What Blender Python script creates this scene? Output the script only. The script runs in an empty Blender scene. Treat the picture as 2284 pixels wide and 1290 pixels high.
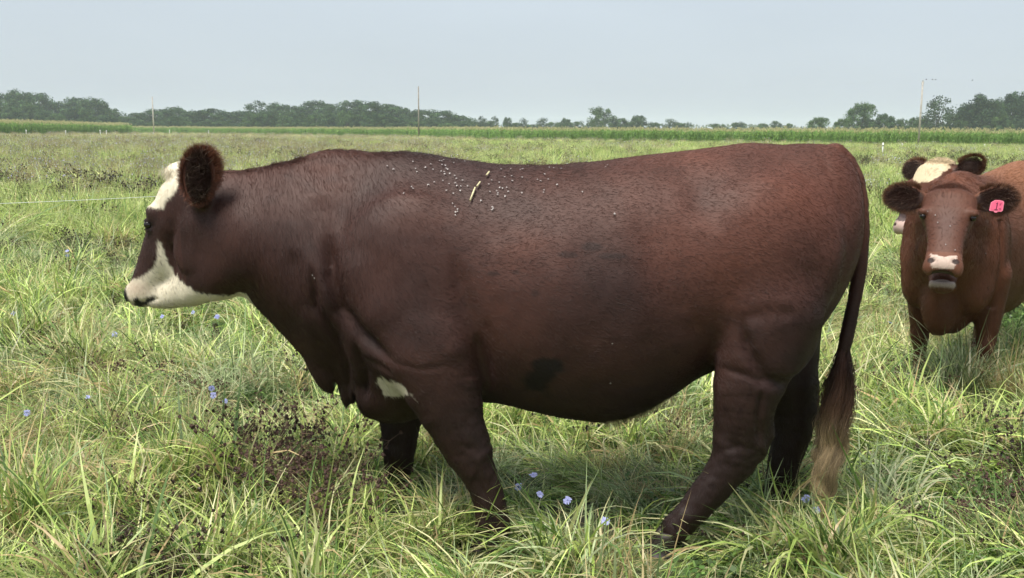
import bpy, math, random
import numpy as np
from mathutils import Matrix, Vector, Euler
try:
    import openvdb as vdb
except ImportError:
    import pyopenvdb as vdb

scene = bpy.context.scene
R = math.radians
rng = np.random.default_rng(7)

# ------------------------------------------------------------------ camera
CAM_H = 1.5
PITCH = 9.05
ROLL = 0.43
FPX = 2200.0                       # focal length in pixels of the 2284 px wide photograph
cam_data = bpy.data.cameras.new('camera')
cam_data.sensor_width = 36.0
cam_data.lens = 36.0 * FPX / 2284.0
cam_data.clip_start = 0.05
cam_data.clip_end = 6000.0
cam_data.dof.use_dof = False
cam = bpy.data.objects.new('camera', cam_data)
scene.collection.objects.link(cam)
CAM_M = Matrix.Translation((0, 0, CAM_H)) @ Matrix.Rotation(R(90 - PITCH), 4, 'X') @ Matrix.Rotation(R(ROLL), 4, 'Z')
cam.matrix_world = CAM_M
scene.camera = cam

# ------------------------------------------------------------------ world and sun (overcast daylight)
SUN_EL, SUN_AZ = 64.0, 215.0      # azimuth clockwise from +Y (north)
world = bpy.data.worlds.new('World')
scene.world = world
world.use_nodes = True
wn, wl = world.node_tree.nodes, world.node_tree.links
wn.clear()
w_out = wn.new('ShaderNodeOutputWorld')
w_bg = wn.new('ShaderNodeBackground')
w_sky = wn.new('ShaderNodeTexSky')
w_sky.sky_type = 'NISHITA'
w_sky.sun_disc = False
w_sky.sun_elevation = R(SUN_EL)
w_sky.sun_rotation = R(SUN_AZ)
w_sky.air_density = 1.0
w_sky.dust_density = 3.0
w_sky.ozone_density = 1.0
w_mix = wn.new('ShaderNodeMix'); w_mix.data_type = 'RGBA'
w_mix.inputs[0].default_value = 0.86          # thin even cloud deck over the blue
SKY_CLOUD = (4.03, 4.5, 4.92)
w_tc = wn.new('ShaderNodeTexCoord')
w_noise = wn.new('ShaderNodeTexNoise'); w_noise.inputs['Scale'].default_value = 1.6
w_noise.inputs['Detail'].default_value = 4
w_map = wn.new('ShaderNodeMapping'); w_map.inputs['Scale'].default_value = (1, 1, 3.5)
wl.new(w_tc.outputs['Generated'], w_map.inputs[0]); wl.new(w_map.outputs[0], w_noise.inputs[0])
w_cr = wn.new('ShaderNodeValToRGB')
w_cr.color_ramp.elements[0].position = 0.3; w_cr.color_ramp.elements[1].position = 0.7
w_cr.color_ramp.elements[0].color = tuple(c * 0.93 for c in SKY_CLOUD) + (1,)
w_cr.color_ramp.elements[1].color = tuple(c * 1.05 for c in SKY_CLOUD) + (1,)
wl.new(w_noise.outputs[0], w_cr.inputs[0])
wl.new(w_sky.outputs[0], w_mix.inputs[6]); wl.new(w_cr.outputs[0], w_mix.inputs[7])
wl.new(w_mix.outputs[2], w_bg.inputs['Color'])
w_bg.inputs['Strength'].default_value = 0.050
wl.new(w_bg.outputs[0], w_out.inputs['Surface'])

sun_data = bpy.data.lights.new('sun', 'SUN')
sun_data.energy = 1.8
sun_data.angle = R(24)
sun_data.color = (1.0, 0.95, 0.86)
sun = bpy.data.objects.new('sun', sun_data)
scene.collection.objects.link(sun)
# azimuth a clockwise from +Y: direction to the sun = (sin a, cos a)
sdir = Vector((math.sin(R(SUN_AZ)) * math.cos(R(SUN_EL)), math.cos(R(SUN_AZ)) * math.cos(R(SUN_EL)), math.sin(R(SUN_EL))))
sun.rotation_euler = sdir.to_track_quat('Z', 'Y').to_euler()
sun.location = (0, 0, 40)

scene.view_settings.view_transform = 'Standard'
scene.view_settings.look = 'None'
scene.view_settings.gamma = 1.0
scene.view_settings.exposure = 1.68
scene.view_settings.use_curve_mapping = False
scene.render.engine = 'CYCLES'
cy = scene.cycles
cy.max_bounces = 6; cy.diffuse_bounces = 3; cy.glossy_bounces = 2; cy.transmission_bounces = 4
cy.transparent_max_bounces = 8; cy.volume_bounces = 1
cy.use_adaptive_sampling = True; cy.adaptive_threshold = 0.02
try:
    cy.use_denoising = True
except Exception:
    pass
scene.cycles_curves.shape = 'RIBBONS'

HAZE = 0.00030
FUR_A, FUR_B, FUR_C = 420000, 130000, 45000
# ------------------------------------------------------------------ helpers
_Rc = np.array(CAM_M.to_3x3())

def ray(px, py):
    v = _Rc @ np.array([(px - 1142.0) / FPX, -(py - 645.0) / FPX, -1.0])
    return v

def atY(px, py, Y):
    """point of the place seen at photo pixel (px,py), Y metres in front of the camera"""
    v = ray(px, py)
    return np.array([0, 0, CAM_H]) + v * (Y / v[1])

def at_ground(px, py):
    v = ray(px, py)
    return np.array([0, 0, CAM_H]) + v * (-CAM_H / v[2])

def to_px(p):
    q = (np.asarray(p) - np.array([0, 0, CAM_H])) @ _Rc
    return 1142 + FPX * q[..., 0] / -q[..., 2], 645 - FPX * q[..., 1] / -q[..., 2]

def link(o, parent=None):
    scene.collection.objects.link(o)
    if parent is not None:
        o.parent = parent
    return o

def tag(o, label=None, cat=None, group=None, kind=None):
    if label: o['label'] = label
    if cat: o['category'] = cat
    if group: o['group'] = group
    if kind: o['kind'] = kind
    return o

def mesh_np(name, verts, faces, mat=None, smooth=True, color=None, parent=None, mats=None, midx=None, linkit=True):
    """verts (n,3), faces (m,k) array or list of arrays"""
    me = bpy.data.meshes.new(name)
    verts = np.asarray(verts, dtype=np.float32)
    if isinstance(faces, np.ndarray):
        faces = [faces]
    faces = [np.asarray(f, dtype=np.int32) for f in faces if len(f)]
    nl = sum(f.size for f in faces); nf = sum(len(f) for f in faces)
    me.vertices.add(len(verts)); me.vertices.foreach_set('co', verts.ravel())
    me.loops.add(nl); me.loops.foreach_set('vertex_index', np.concatenate([f.ravel() for f in faces]))
    starts = []; tot = []; s = 0
    for f in faces:
        k = f.shape[1]
        starts.append(s + np.arange(len(f)) * k); tot.append(np.full(len(f), k)); s += f.size
    me.polygons.add(nf)
    me.polygons.foreach_set('loop_start', np.concatenate(starts).astype(np.int32))
    me.polygons.foreach_set('loop_total', np.concatenate(tot).astype(np.int32))
    if midx is not None:
        me.polygons.foreach_set('material_index', np.asarray(midx, dtype=np.int32))
    me.update(calc_edges=True)
    me.polygons.foreach_set('use_smooth', np.full(nf, smooth))
    if color is not None:
        ca = me.color_attributes.new('Col', 'FLOAT_COLOR', 'POINT')
        c4 = np.ones((len(verts), 4), dtype=np.float32); c4[:, :color.shape[1]] = color
        ca.data.foreach_set('color', c4.ravel())
    for m in (mats or ([mat] if mat else [])):
        me.materials.append(m)
    o = bpy.data.objects.new(name, me)
    if linkit:
        link(o, parent)
    return o

def empty(name, loc, rz=0.0):
    o = bpy.data.objects.new(name, None)
    o.location = loc; o.rotation_euler = (0, 0, rz); o.empty_display_size = 0.1
    return link(o)

def copy_tree(o, parent=None):
    c = o.copy(); scene.collection.objects.link(c)
    c.parent = parent
    for ch in o.children:
        copy_tree(ch, c)
    return c

def _h(ix, iy, iz, seed):
    n = (ix * 374761393 + iy * 668265263 + iz * 1274126177 + seed * 974711) & 0xffffffff
    n = ((n ^ (n >> 13)) * 1274126177) & 0xffffffff
    n = n ^ (n >> 16)
    return (n & 0xffff) / 65535.0

def vnoise(p, scale=1.0, seed=0, octaves=1):
    """value noise in [-1,1]; p (n,3)"""
    p = np.asarray(p, dtype=np.float64) * scale
    out = np.zeros(len(p)); amp = 1.0; tot = 0
    for o in range(octaves):
        i = np.floor(p).astype(np.int64); f = p - i; f = f * f * (3 - 2 * f)
        r = 0
        for dx in (0, 1):
            for dy in (0, 1):
                for dz in (0, 1):
                    w = (f[:, 0] if dx else 1 - f[:, 0]) * (f[:, 1] if dy else 1 - f[:, 1]) * (f[:, 2] if dz else 1 - f[:, 2])
                    r = r + w * _h(i[:, 0] + dx, i[:, 1] + dy, i[:, 2] + dz, seed + o)
        out += amp * (r * 2 - 1); tot += amp
        amp *= 0.5; p = p * 2.03
    return out / tot

def smoothstep(a, b, x):
    t = np.clip((x - a) / (b - a), 0, 1)
    return t * t * (3 - 2 * t)

def seg_dist(P, poly):
    """distance of 2-D points P (n,2) to an open polyline"""
    d = np.full(len(P), 1e9)
    poly = np.asarray(poly, dtype=float)
    for a, b in zip(poly[:-1], poly[1:]):
        ab = b - a; t = np.clip(((P - a) @ ab) / (ab @ ab + 1e-12), 0, 1)
        q = a + t[:, None] * ab
        d = np.minimum(d, np.hypot(P[:, 0] - q[:, 0], P[:, 1] - q[:, 1]))
    return d

def seg_dist_t(P, poly):
    """distance to a polyline and the place along it (0..1)"""
    poly = np.asarray(poly, dtype=float); d = np.full(len(P), 1e9); T = np.zeros(len(P))
    L = np.hypot(*(poly[1:] - poly[:-1]).T); cum = np.concatenate([[0], np.cumsum(L)]) / L.sum()
    for i, (a, b) in enumerate(zip(poly[:-1], poly[1:])):
        ab = b - a; t = np.clip(((P - a) @ ab) / (ab @ ab + 1e-12), 0, 1)
        q = a + t[:, None] * ab; dd = np.hypot(P[:, 0] - q[:, 0], P[:, 1] - q[:, 1])
        m = dd < d; d[m] = dd[m]; T[m] = (cum[i] + t * (cum[i + 1] - cum[i]))[m]
    return d, T

def inpoly_sd(P, poly):
    """signed distance to a closed polygon, negative inside"""
    poly = np.asarray(poly, dtype=float)
    d = seg_dist(P, np.vstack([poly, poly[:1]]))
    ins = np.zeros(len(P), bool)
    n = len(poly)
    for i in range(n):
        a, b = poly[i], poly[(i + 1) % n]
        c = ((a[1] > P[:, 1]) != (b[1] > P[:, 1]))
        xx = (b[0] - a[0]) * (P[:, 1] - a[1]) / (b[1] - a[1] + 1e-12) + a[0]
        ins ^= c & (P[:, 0] < xx)
    return np.where(ins, -d, d)

# ---- materials
def new_mat(name):
    m = bpy.data.materials.new(name); m.use_nodes = True
    return m, m.node_tree.nodes, m.node_tree.links, m.node_tree.nodes['Principled BSDF']

def simple_mat(name, col, rough=0.7, noise=0.0, scale=20.0, spec=0.3, bump=0.0):
    m, n, l, b = new_mat(name)
    b.inputs['Roughness'].default_value = rough
    b.inputs['Specular IOR Level'].default_value = spec
    b.inputs['Base Color'].default_value = (*col, 1)
    if noise or bump:
        tc = n.new('ShaderNodeTexCoord'); t = n.new('ShaderNodeTexNoise'); t.inputs['Scale'].default_value = scale
        t.inputs['Detail'].default_value = 5
        l.new(tc.outputs['Object'], t.inputs[0])
        if noise:
            r = n.new('ShaderNodeValToRGB')
            r.color_ramp.elements[0].position = 0.3; r.color_ramp.elements[1].position = 0.7
            r.color_ramp.elements[0].color = (*[c * (1 - noise) for c in col], 1)
            r.color_ramp.elements[1].color = (*[min(1, c * (1 + noise)) for c in col], 1)
            l.new(t.outputs[0], r.inputs[0]); l.new(r.outputs[0], b.inputs['Base Color'])
        if bump:
            bp = n.new('ShaderNodeBump'); bp.inputs['Strength'].default_value = bump; bp.inputs['Distance'].default_value = 0.01
            l.new(t.outputs[0], bp.inputs['Height']); l.new(bp.outputs[0], b.inputs['Normal'])
    return m

def attr_mat(name, rough=0.6, spec=0.3, trans=0.0, rand=0.0, bump=None, sheen=0.0):
    """colour comes from the 'Col' attribute of the mesh / curves (pigment, with painted light on the cows)"""
    m, n, l, b = new_mat(name)
    a = n.new('ShaderNodeAttribute'); a.attribute_name = 'Col'
    src = a.outputs['Color']
    if rand:
        oi = n.new('ShaderNodeObjectInfo')
        hs = n.new('ShaderNodeHueSaturation')
        mr = n.new('ShaderNodeMapRange'); mr.inputs[3].default_value = 1 - rand; mr.inputs[4].default_value = 1 + rand
        l.new(oi.outputs['Random'], mr.inputs[0]); l.new(mr.outputs[0], hs.inputs['Value'])
        l.new(src, hs.inputs['Color']); src = hs.outputs[0]
    l.new(src, b.inputs['Base Color'])
    b.inputs['Roughness'].default_value = rough
    b.inputs['Specular IOR Level'].default_value = spec
    if sheen:
        b.inputs['Sheen Weight'].default_value = sheen
        b.inputs['Sheen Roughness'].default_value = 0.4
    if bump:
        tc = n.new('ShaderNodeTexCoord'); mp = n.new('ShaderNodeMapping'); mp.inputs['Scale'].default_value = bump[0]
        t = n.new('ShaderNodeTexNoise'); t.inputs['Scale'].default_value = bump[1]; t.inputs['Detail'].default_value = 4
        l.new(tc.outputs['Object'], mp.inputs[0]); l.new(mp.outputs[0], t.inputs[0])
        bp = n.new('ShaderNodeBump'); bp.inputs['Strength'].default_value = bump[2]; bp.inputs['Distance'].default_value = 0.004
        l.new(t.outputs[0], bp.inputs['Height']); l.new(bp.outputs[0], b.inputs['Normal'])
    if trans:
        tr = n.new('ShaderNodeBsdfTranslucent'); l.new(src, tr.inputs['Color'])
        mx = n.new('ShaderNodeMixShader'); mx.inputs[0].default_value = trans
        out = n['Material Output']
        l.new(b.outputs[0], mx.inputs[1]); l.new(tr.outputs[0], mx.inputs[2]); l.new(mx.outputs[0], out.inputs['Surface'])
    return m
# ------------------------------------------------------------------ soft-body modelling: one implicit field per animal
class Field:
    def __init__(s, lo, hi, res):
        s.lo = np.array(lo, float); s.res = res
        s.n = (np.ceil((np.array(hi, float) - s.lo) / res)).astype(int) + 1
        s.D = np.full(s.n, 0.2, dtype=np.float32)
    def sub(s, lo, hi, pad=0.08):
        a = np.clip(np.floor((np.array(lo, float) - pad - s.lo) / s.res).astype(int), 0, s.n)
        b = np.clip(np.ceil((np.array(hi, float) + pad - s.lo) / s.res).astype(int) + 1, 0, s.n)
        sl = tuple(slice(i, j) for i, j in zip(a, b))
        x = (s.lo[0] + np.arange(a[0], b[0]) * s.res).astype(np.float32)[:, None, None]
        y = (s.lo[1] + np.arange(a[1], b[1]) * s.res).astype(np.float32)[None, :, None]
        z = (s.lo[2] + np.arange(a[2], b[2]) * s.res).astype(np.float32)[None, None, :]
        return sl, x, y, z
    def put(s, sl, f, k=0.03, op='u'):
        A = s.D[sl]
        if A.size == 0: return
        if op == 'u':
            h = np.clip(0.5 + 0.5 * (A - f) / k, 0, 1)
            s.D[sl] = A * (1 - h) + f * h - k * h * (1 - h)
        else:                                   # carve f out
            h = np.clip(0.5 - 0.5 * (A + f) / k, 0, 1)
            s.D[sl] = A * (1 - h) + (-f) * h + k * h * (1 - h)
    def mesh(s):
        g = vdb.FloatGrid(0.2)
        g.copyFromArray(np.ascontiguousarray(s.D))
        pts, quads = g.convertToQuads(0.0)
        v = np.array(pts, dtype=np.float64) * s.res + s.lo
        q = np.array(quads, dtype=np.int64)
        return v, q

class Frame:
    """local axes of a head inside the animal: u forward, v to the side, w up"""
    def __init__(s, o, yaw=0.0, pitch=0.0, roll=0.0, sc=1.0):
        # yaw 0 faces -X; positive yaw turns towards +Y
        f = np.array([-math.cos(R(yaw)), math.sin(R(yaw)), 0.0])
        v = np.array([-math.sin(R(yaw)), -math.cos(R(yaw)), 0.0])
        u = f * math.cos(R(pitch)) + np.array([0, 0, math.sin(R(pitch))])
        w = np.cross(v, u); w = -w if w[2] < 0 else w
        c, sn = math.cos(R(roll)), math.sin(R(roll))
        v2 = v * c + w * sn; w2 = w * c - v * sn
        s.o = np.array(o, float); s.M = np.array([u, v2, w2]); s.sc = sc
    def to(s, x, y, z):
        x = x - s.o[0]; y = y - s.o[1]; z = z - s.o[2]
        return [(m[0] * x + m[1] * y + m[2] * z) / s.sc for m in s.M]
    def pts(s, P):
        return ((np.asarray(P, float) - s.o) @ s.M.T) / s.sc
    def back(s, Q):
        return s.o + (np.asarray(Q, float) * s.sc) @ s.M
    def vec(s, Q):
        return np.asarray(Q, float) @ s.M

IDF = None
def _bbox(fr, lo, hi):
    if fr is None: return lo, hi
    C = np.array([[a, b, c] for a in (lo[0], hi[0]) for b in (lo[1], hi[1]) for c in (lo[2], hi[2])])
    W = fr.back(C); return W.min(0), W.max(0)

def chain(F, nodes, fr=None, k=0.03, n=2.2, op='u', pad=0.06):
    """nodes: (u, w, r, halfwidth, vcentre) - a tapering limb lying in the side plane"""
    N = np.array(nodes, float)
    r = N[:, 2].max()
    lo = [N[:, 0].min() - r, (N[:, 4] - N[:, 3]).min(), N[:, 1].min() - r]
    hi = [N[:, 0].max() + r, (N[:, 4] + N[:, 3]).max(), N[:, 1].max() + r]
    lo, hi = _bbox(fr, lo, hi)
    sl, x, y, z = F.sub(lo, hi, pad)
    sc = 1.0
    if fr is not None:
        x, y, z = fr.to(x, y, z); sc = fr.sc
    q = None
    for a, b in zip(N[:-1], N[1:]):
        dx, dz = b[0] - a[0], b[1] - a[1]
        t = np.clip(((x - a[0]) * dx + (z - a[1]) * dz) / (dx * dx + dz * dz + 1e-9), 0, 1)
        d = np.sqrt((x - a[0] - t * dx) ** 2 + (z - a[1] - t * dz) ** 2)
        rr = a[2] + t * (b[2] - a[2]); ww = a[3] + t * (b[3] - a[3]); cc = a[4] + t * (b[4] - a[4])
        qq = d / rr
        if q is None: q, Rr, W, C = qq, rr, ww, cc
        else:
            m = qq < q
            q = np.where(m, qq, q); Rr = np.where(m, rr, Rr); W = np.where(m, ww, W); C = np.where(m, cc, C)
    kk = (q ** n + (np.abs(y - C) / W) ** n) ** (1 / n)
    f = (kk - 1) * np.minimum(Rr, W) * sc
    F.put(sl, f.astype(np.float32), k, op)

def sweep(F, xs, top, bot, w, tt=0.2, tb=0.1, n=2.3, k=0.03, fr=None, yc=0.0):
    """body swept along x between a top line and a bottom line"""
    xs = np.array(xs, float)
    g = np.arange(xs[0], xs[-1] + 1e-6, 0.005)
    def sm(v, s=6):
        v = np.interp(g, xs, np.broadcast_to(v, xs.shape)); p = np.pad(v, s, mode='reflect', reflect_type='odd')
        ker = np.hanning(2 * s + 1); ker /= ker.sum(); return np.convolve(p, ker, 'valid')
    T, B, W, TT, TB, YC = sm(top), sm(bot), sm(w), sm(tt), sm(tb), sm(yc)
    lo = [xs[0], -max(w) - 0.02 + min(YC), min(bot)]; hi = [xs[-1], max(w) + 0.02 + max(YC), max(top)]
    sl, x, y, z = F.sub(lo, hi, 0.05)
    X = x.ravel()
    i = lambda v: np.interp(X, g, v)[:, None, None].astype(np.float32)
    t_, b_ = i(T), i(B)
    h = np.maximum((t_ - b_) / 2, 0.004); zc = (t_ + b_) / 2
    s_ = (z - zc) / h
    we = np.maximum(i(W), 0.004) * (1 - i(TT) * np.clip(s_, 0, 1.2) ** 2 - i(TB) * np.clip(-s_, 0, 1.2) ** 2)
    we = np.maximum(we, 0.004)
    kk = (np.abs(s_) ** n + (np.abs(y - i(YC)) / we) ** n) ** (1 / n)
    f = (kk - 1) * np.minimum(h, we)
    out = np.maximum(xs[0] - X, X - xs[-1])[:, None, None]
    f = np.maximum(f, out)
    F.put(sl, f.astype(np.float32), k)

def ellip(F, c, r, fr=None, k=0.02, op='u', rot=None):
    c = np.array(c, float); r = np.array(r, float); m = r.max()
    lo, hi = _bbox(fr, c - m, c + m)
    sl, x, y, z = F.sub(lo, hi, max(0.05, 1.5 * k))
    sc = 1.0
    if fr is not None: x, y, z = fr.to(x, y, z); sc = fr.sc
    x = x - c[0]; y = y - c[1]; z = z - c[2]
    if rot is not None:
        M = np.array(Euler([R(a) for a in rot]).to_matrix()).T
        x, y, z = [m_[0] * x + m_[1] * y + m_[2] * z for m_ in M]
    k0 = np.sqrt((x / r[0]) ** 2 + (y / r[1]) ** 2 + (z / r[2]) ** 2)
    k1 = np.sqrt((x / r[0] ** 2) ** 2 + (y / r[1] ** 2) ** 2 + (z / r[2] ** 2) ** 2) + 1e-6
    F.put(sl, (k0 * (k0 - 1) / k1 * sc).astype(np.float32), k, op)

def cap3(F, nodes, k=0.03, fl=1.0, op='u'):
    """nodes: (x,y,z,r) round limb in 3-D; fl squashes the sideways (y) radius"""
    N = np.array(nodes, float); r = N[:, 3].max()
    sl, x, y, z = F.sub(N[:, :3].min(0) - r, N[:, :3].max(0) + r, 0.06)
    f = None
    for a, b in zip(N[:-1], N[1:]):
        d = b[:3] - a[:3]
        t = np.clip(((x - a[0]) * d[0] + (y - a[1]) * d[1] + (z - a[2]) * d[2]) / (d @ d + 1e-9), 0, 1)
        q = np.sqrt((x - a[0] - t * d[0]) ** 2 + ((y - a[1] - t * d[1]) / fl) ** 2 + (z - a[2] - t * d[2]) ** 2)
        g = (q - (a[3] + t * (b[3] - a[3]))) * min(1, fl)
        f = g if f is None else np.minimum(f, g)
    F.put(sl, f.astype(np.float32), k, op)

def vnormals(v, q):
    n = np.cross(v[q[:, 2]] - v[q[:, 0]], v[q[:, 3]] - v[q[:, 1]])
    out = np.zeros_like(v)
    for j in range(4):
        np.add.at(out, q[:, j], n)
    return out / (np.linalg.norm(out, axis=1, keepdims=True) + 1e-12)

def relax(v, q, it=2, f=0.5):
    e = np.vstack([q[:, [0, 1]], q[:, [1, 2]], q[:, [2, 3]], q[:, [3, 0]]])
    for _ in range(it):
        s = np.zeros_like(v); c = np.zeros(len(v))
        for a, b in ((0, 1), (1, 0)):
            np.add.at(s, e[:, a], v[e[:, b]]); np.add.at(c, e[:, a], 1)
        v = v + f * (s / np.maximum(c, 1)[:, None] - v)
    return v

def hair_obj(name, roots, dirs, length, mat, rad=0.0006, tip=0.15, segs=3, normals=None, lift=0.3, curl=0.0,
             col=None, parent=None, droop=0.0, seed=1):
    """roots, dirs (n,3); hair curves as real strands"""
    n = len(roots)
    rg = np.random.default_rng(seed)
    k = segs + 1
    P = np.zeros((n, k, 3)); P[:, 0] = roots
    L = np.broadcast_to(length, (n,))[:, None]
    d0 = dirs.copy()
    if normals is not None:
        d0 = d0 + normals * lift
        d0 /= np.linalg.norm(d0, axis=1, keepdims=True)
    for i in range(1, k):
        t = i / segs
        d = d0.copy()
        if normals is not None:
            d = d - normals * (lift * 0.95 * t)
        d[:, 2] -= droop * t
        if curl:
            d += curl * rg.normal(size=d.shape)
        d /= np.linalg.norm(d, axis=1, keepdims=True)
        P[:, i] = P[:, i - 1] + d * L / segs
    hc = bpy.data.hair_curves.new(name)
    hc.add_curves([k] * n)
    hc.attributes['position'].data.foreach_set('vector', P.astype(np.float32).ravel())
    ra = hc.attributes.new('radius', 'FLOAT', 'POINT')
    rr = np.linspace(1, tip, k)[None, :] * np.broadcast_to(rad, (n,))[:, None]
    ra.data.foreach_set('value', rr.astype(np.float32).ravel())
    if col is not None:
        c4 = np.ones((n, k, 4), dtype=np.float32)
        c4[..., :3] = col[:, None, :] if col.ndim == 2 else col
        ca = hc.attributes.new('Col', 'FLOAT_COLOR', 'POINT')
        ca.data.foreach_set('color', c4.ravel())
    hc.materials.append(mat)
    o = bpy.data.objects.new(name, hc)
    return link(o, parent)

def sample_tris(v, q, nrm, count, weight=None, seed=3):
    rg = np.random.default_rng(seed)
    T = np.vstack([q[:, [0, 1, 2]], q[:, [0, 2, 3]]])
    ar = 0.5 * np.linalg.norm(np.cross(v[T[:, 1]] - v[T[:, 0]], v[T[:, 2]] - v[T[:, 0]]), axis=1)
    if weight is not None:
        ar = ar * weight[T].mean(1)
    cdf = np.cumsum(ar); cdf /= cdf[-1]
    idx = np.searchsorted(cdf, rg.random(count))
    a, b = rg.random(count), rg.random(count)
    fl = a + b > 1; a[fl] = 1 - a[fl]; b[fl] = 1 - b[fl]
    w = np.stack([1 - a - b, a, b], 1)
    t = T[idx]
    return t, w

def bary(vals, t, w):
    return (vals[t] * (w[..., None] if vals.ndim > 1 else w)).sum(1)
# ------------------------------------------------------------------ ground
def ground_z(x, y):
    p = np.stack([x, y, np.zeros_like(x)], 1)
    near = 1 - smoothstep(30, 80, y)
    return vnoise(p, .9, 51, 2) * .035 * near

gx = np.concatenate([[-2500, -900, -300, -120, -60, -30], np.linspace(-18, 18, 145), [30, 60, 120, 300, 900, 2500]])
gy = np.concatenate([[-60, -20, -5], np.linspace(0, 20, 81), np.linspace(20.5, 60, 60), [80, 110, 150, 220, 350, 600, 1200, 3500]])
GX, GY = np.meshgrid(gx, gy, indexing='ij')
gv = np.stack([GX.ravel(), GY.ravel(), ground_z(GX.ravel(), GY.ravel())], 1)
nx_, ny_ = len(gx), len(gy)
ii, jj = np.meshgrid(np.arange(nx_ - 1), np.arange(ny_ - 1), indexing='ij')
a = (ii * ny_ + jj).ravel()
gf = np.stack([a, a + ny_, a + ny_ + 1, a + 1], 1)
M_GROUND, n, l, b = new_mat('pasture_soil')
tc = n.new('ShaderNodeTexCoord')
t1 = n.new('ShaderNodeTexNoise'); t1.inputs['Scale'].default_value = .35; t1.inputs['Detail'].default_value = 8
t2 = n.new('ShaderNodeTexNoise'); t2.inputs['Scale'].default_value = 9; t2.inputs['Detail'].default_value = 6
r1 = n.new('ShaderNodeValToRGB'); e = r1.color_ramp.elements
e[0].position = .35; e[0].color = (.30, .34, .13, 1); e[1].position = .65; e[1].color = (.44, .43, .22, 1)
r2 = n.new('ShaderNodeValToRGB'); e = r2.color_ramp.elements
e[0].position = .4; e[0].color = (.035, .030, .018, 1); e[1].position = .62; e[1].color = (.10, .13, .035, 1)
sep = n.new('ShaderNodeSeparateXYZ'); mr = n.new('ShaderNodeMapRange')
mr.inputs[1].default_value = 18; mr.inputs[2].default_value = 60
mx = n.new('ShaderNodeMix'); mx.data_type = 'RGBA'
l.new(tc.outputs['Object'], t1.inputs[0]); l.new(tc.outputs['Object'], t2.inputs[0]); l.new(tc.outputs['Object'], sep.inputs[0])
l.new(t1.outputs[0], r1.inputs[0]); l.new(t2.outputs[0], r2.inputs[0]); l.new(sep.outputs[1], mr.inputs[0])
l.new(mr.outputs[0], mx.inputs[0]); l.new(r2.outputs[0], mx.inputs[6]); l.new(r1.outputs[0], mx.inputs[7])
l.new(mx.outputs[2], b.inputs['Base Color']); b.inputs['Roughness'].default_value = .9
ground = mesh_np('ground', gv, gf, M_GROUND)
tag(ground, kind='structure')

# ------------------------------------------------------------------ grass and plants: prototypes
M_BLADE = attr_mat('grass_blade', rough=.42, spec=.4, trans=.30, rand=.26)
M_WEED = attr_mat('dry_weed', rough=.8, spec=.15, trans=.15, rand=.15)

def blades(rg, n, rad, L, Lv, W, lean, dirbias, cols, segs=5, z0=0.0, droop=1.0, flat=0.12):
    """n grass blades as one set of ribbons; returns verts, faces, colours"""
    k = segs + 1
    az = rg.random(n) * 6.283
    rr = rad * np.sqrt(rg.random(n)); ra = rg.random(n) * 6.283
    root = np.stack([rr * np.cos(ra), rr * np.sin(ra), np.full(n, z0)], 1)
    ln = L * (1 + Lv * rg.normal(size=n)).clip(.35, 1.9)
    d = np.stack([np.cos(az), np.sin(az), np.zeros(n)], 1) + np.array([dirbias[0], dirbias[1], 0])
    d /= np.linalg.norm(d, axis=1, keepdims=True) + 1e-9
    le = (lean * (1 + .45 * rg.normal(size=n))).clip(.03, 2.2)        # total bend in radians
    th0 = .08 + .30 * rg.random(n) * le + flat * (.5 + .5 * rg.random(n))
    side = np.stack([-d[:, 1], d[:, 0], np.zeros(n)], 1)
    tw = rg.normal(size=n) * .5
    P = np.zeros((n, k, 3)); P[:, 0] = root
    for i in range(1, k):
        t = i / segs
        th = th0 + le * t ** 1.3 * droop
        P[:, i] = P[:, i - 1] + (d * np.sin(th)[:, None] + np.array([0, 0, 1.0]) * np.cos(th)[:, None]) * (ln / segs)[:, None]
        P[:, i] += side * (tw * .012 * t)[:, None]
    P[:, :, 2] = np.maximum(P[:, :, 2], .006 + .03 * rg.random((n, 1)))
    wprof = np.interp(np.linspace(0, 1, k), [0, .25, .6, 1], [.7, 1.0, .75, .05])
    w = (W * (1 + .35 * rg.normal(size=n)).clip(.4, 2))[:, None] * wprof[None, :]
    sd = side + np.array([0, 0, .6]) * rg.normal(size=(n, 1)); sd /= np.linalg.norm(sd, axis=1, keepdims=True)
    A_ = P - sd[:, None, :] * w[..., None] / 2; B_ = P + sd[:, None, :] * w[..., None] / 2
    V = np.stack([A_, B_], 2).reshape(-1, 3)
    base = (np.arange(n) * k * 2)[:, None]; j = np.arange(segs)[None, :] * 2
    q = base + j
    Fq = np.stack([q, q + 1, q + 3, q + 2], -1).reshape(-1, 4)
    ci = rg.choice(len(cols), n, p=np.array([c[3] for c in cols]) / sum(c[3] for c in cols))
    c = np.array([c[:3] for c in cols])[ci] * (1 + .16 * rg.normal(size=(n, 1))).clip(.5, 1.6)
    tipc = np.array([.40, .34, .16])
    tipf = (rg.random(n) < .22)[:, None, None] * smoothstep(.6, 1, np.linspace(0, 1, k))[None, :, None]
    C = c[:, None, :] * (1 - tipf) + tipc * tipf
    C = np.repeat(C, 2, axis=1).reshape(-1, 3)
    return V, Fq, C

def merge(parts):
    V, Fs, C = [], [], []; o = 0
    for v, f, c in parts:
        V.append(v); Fs.append(f + o); C.append(c); o += len(v)
    return np.vstack(V), np.vstack(Fs), np.vstack(C)

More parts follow.
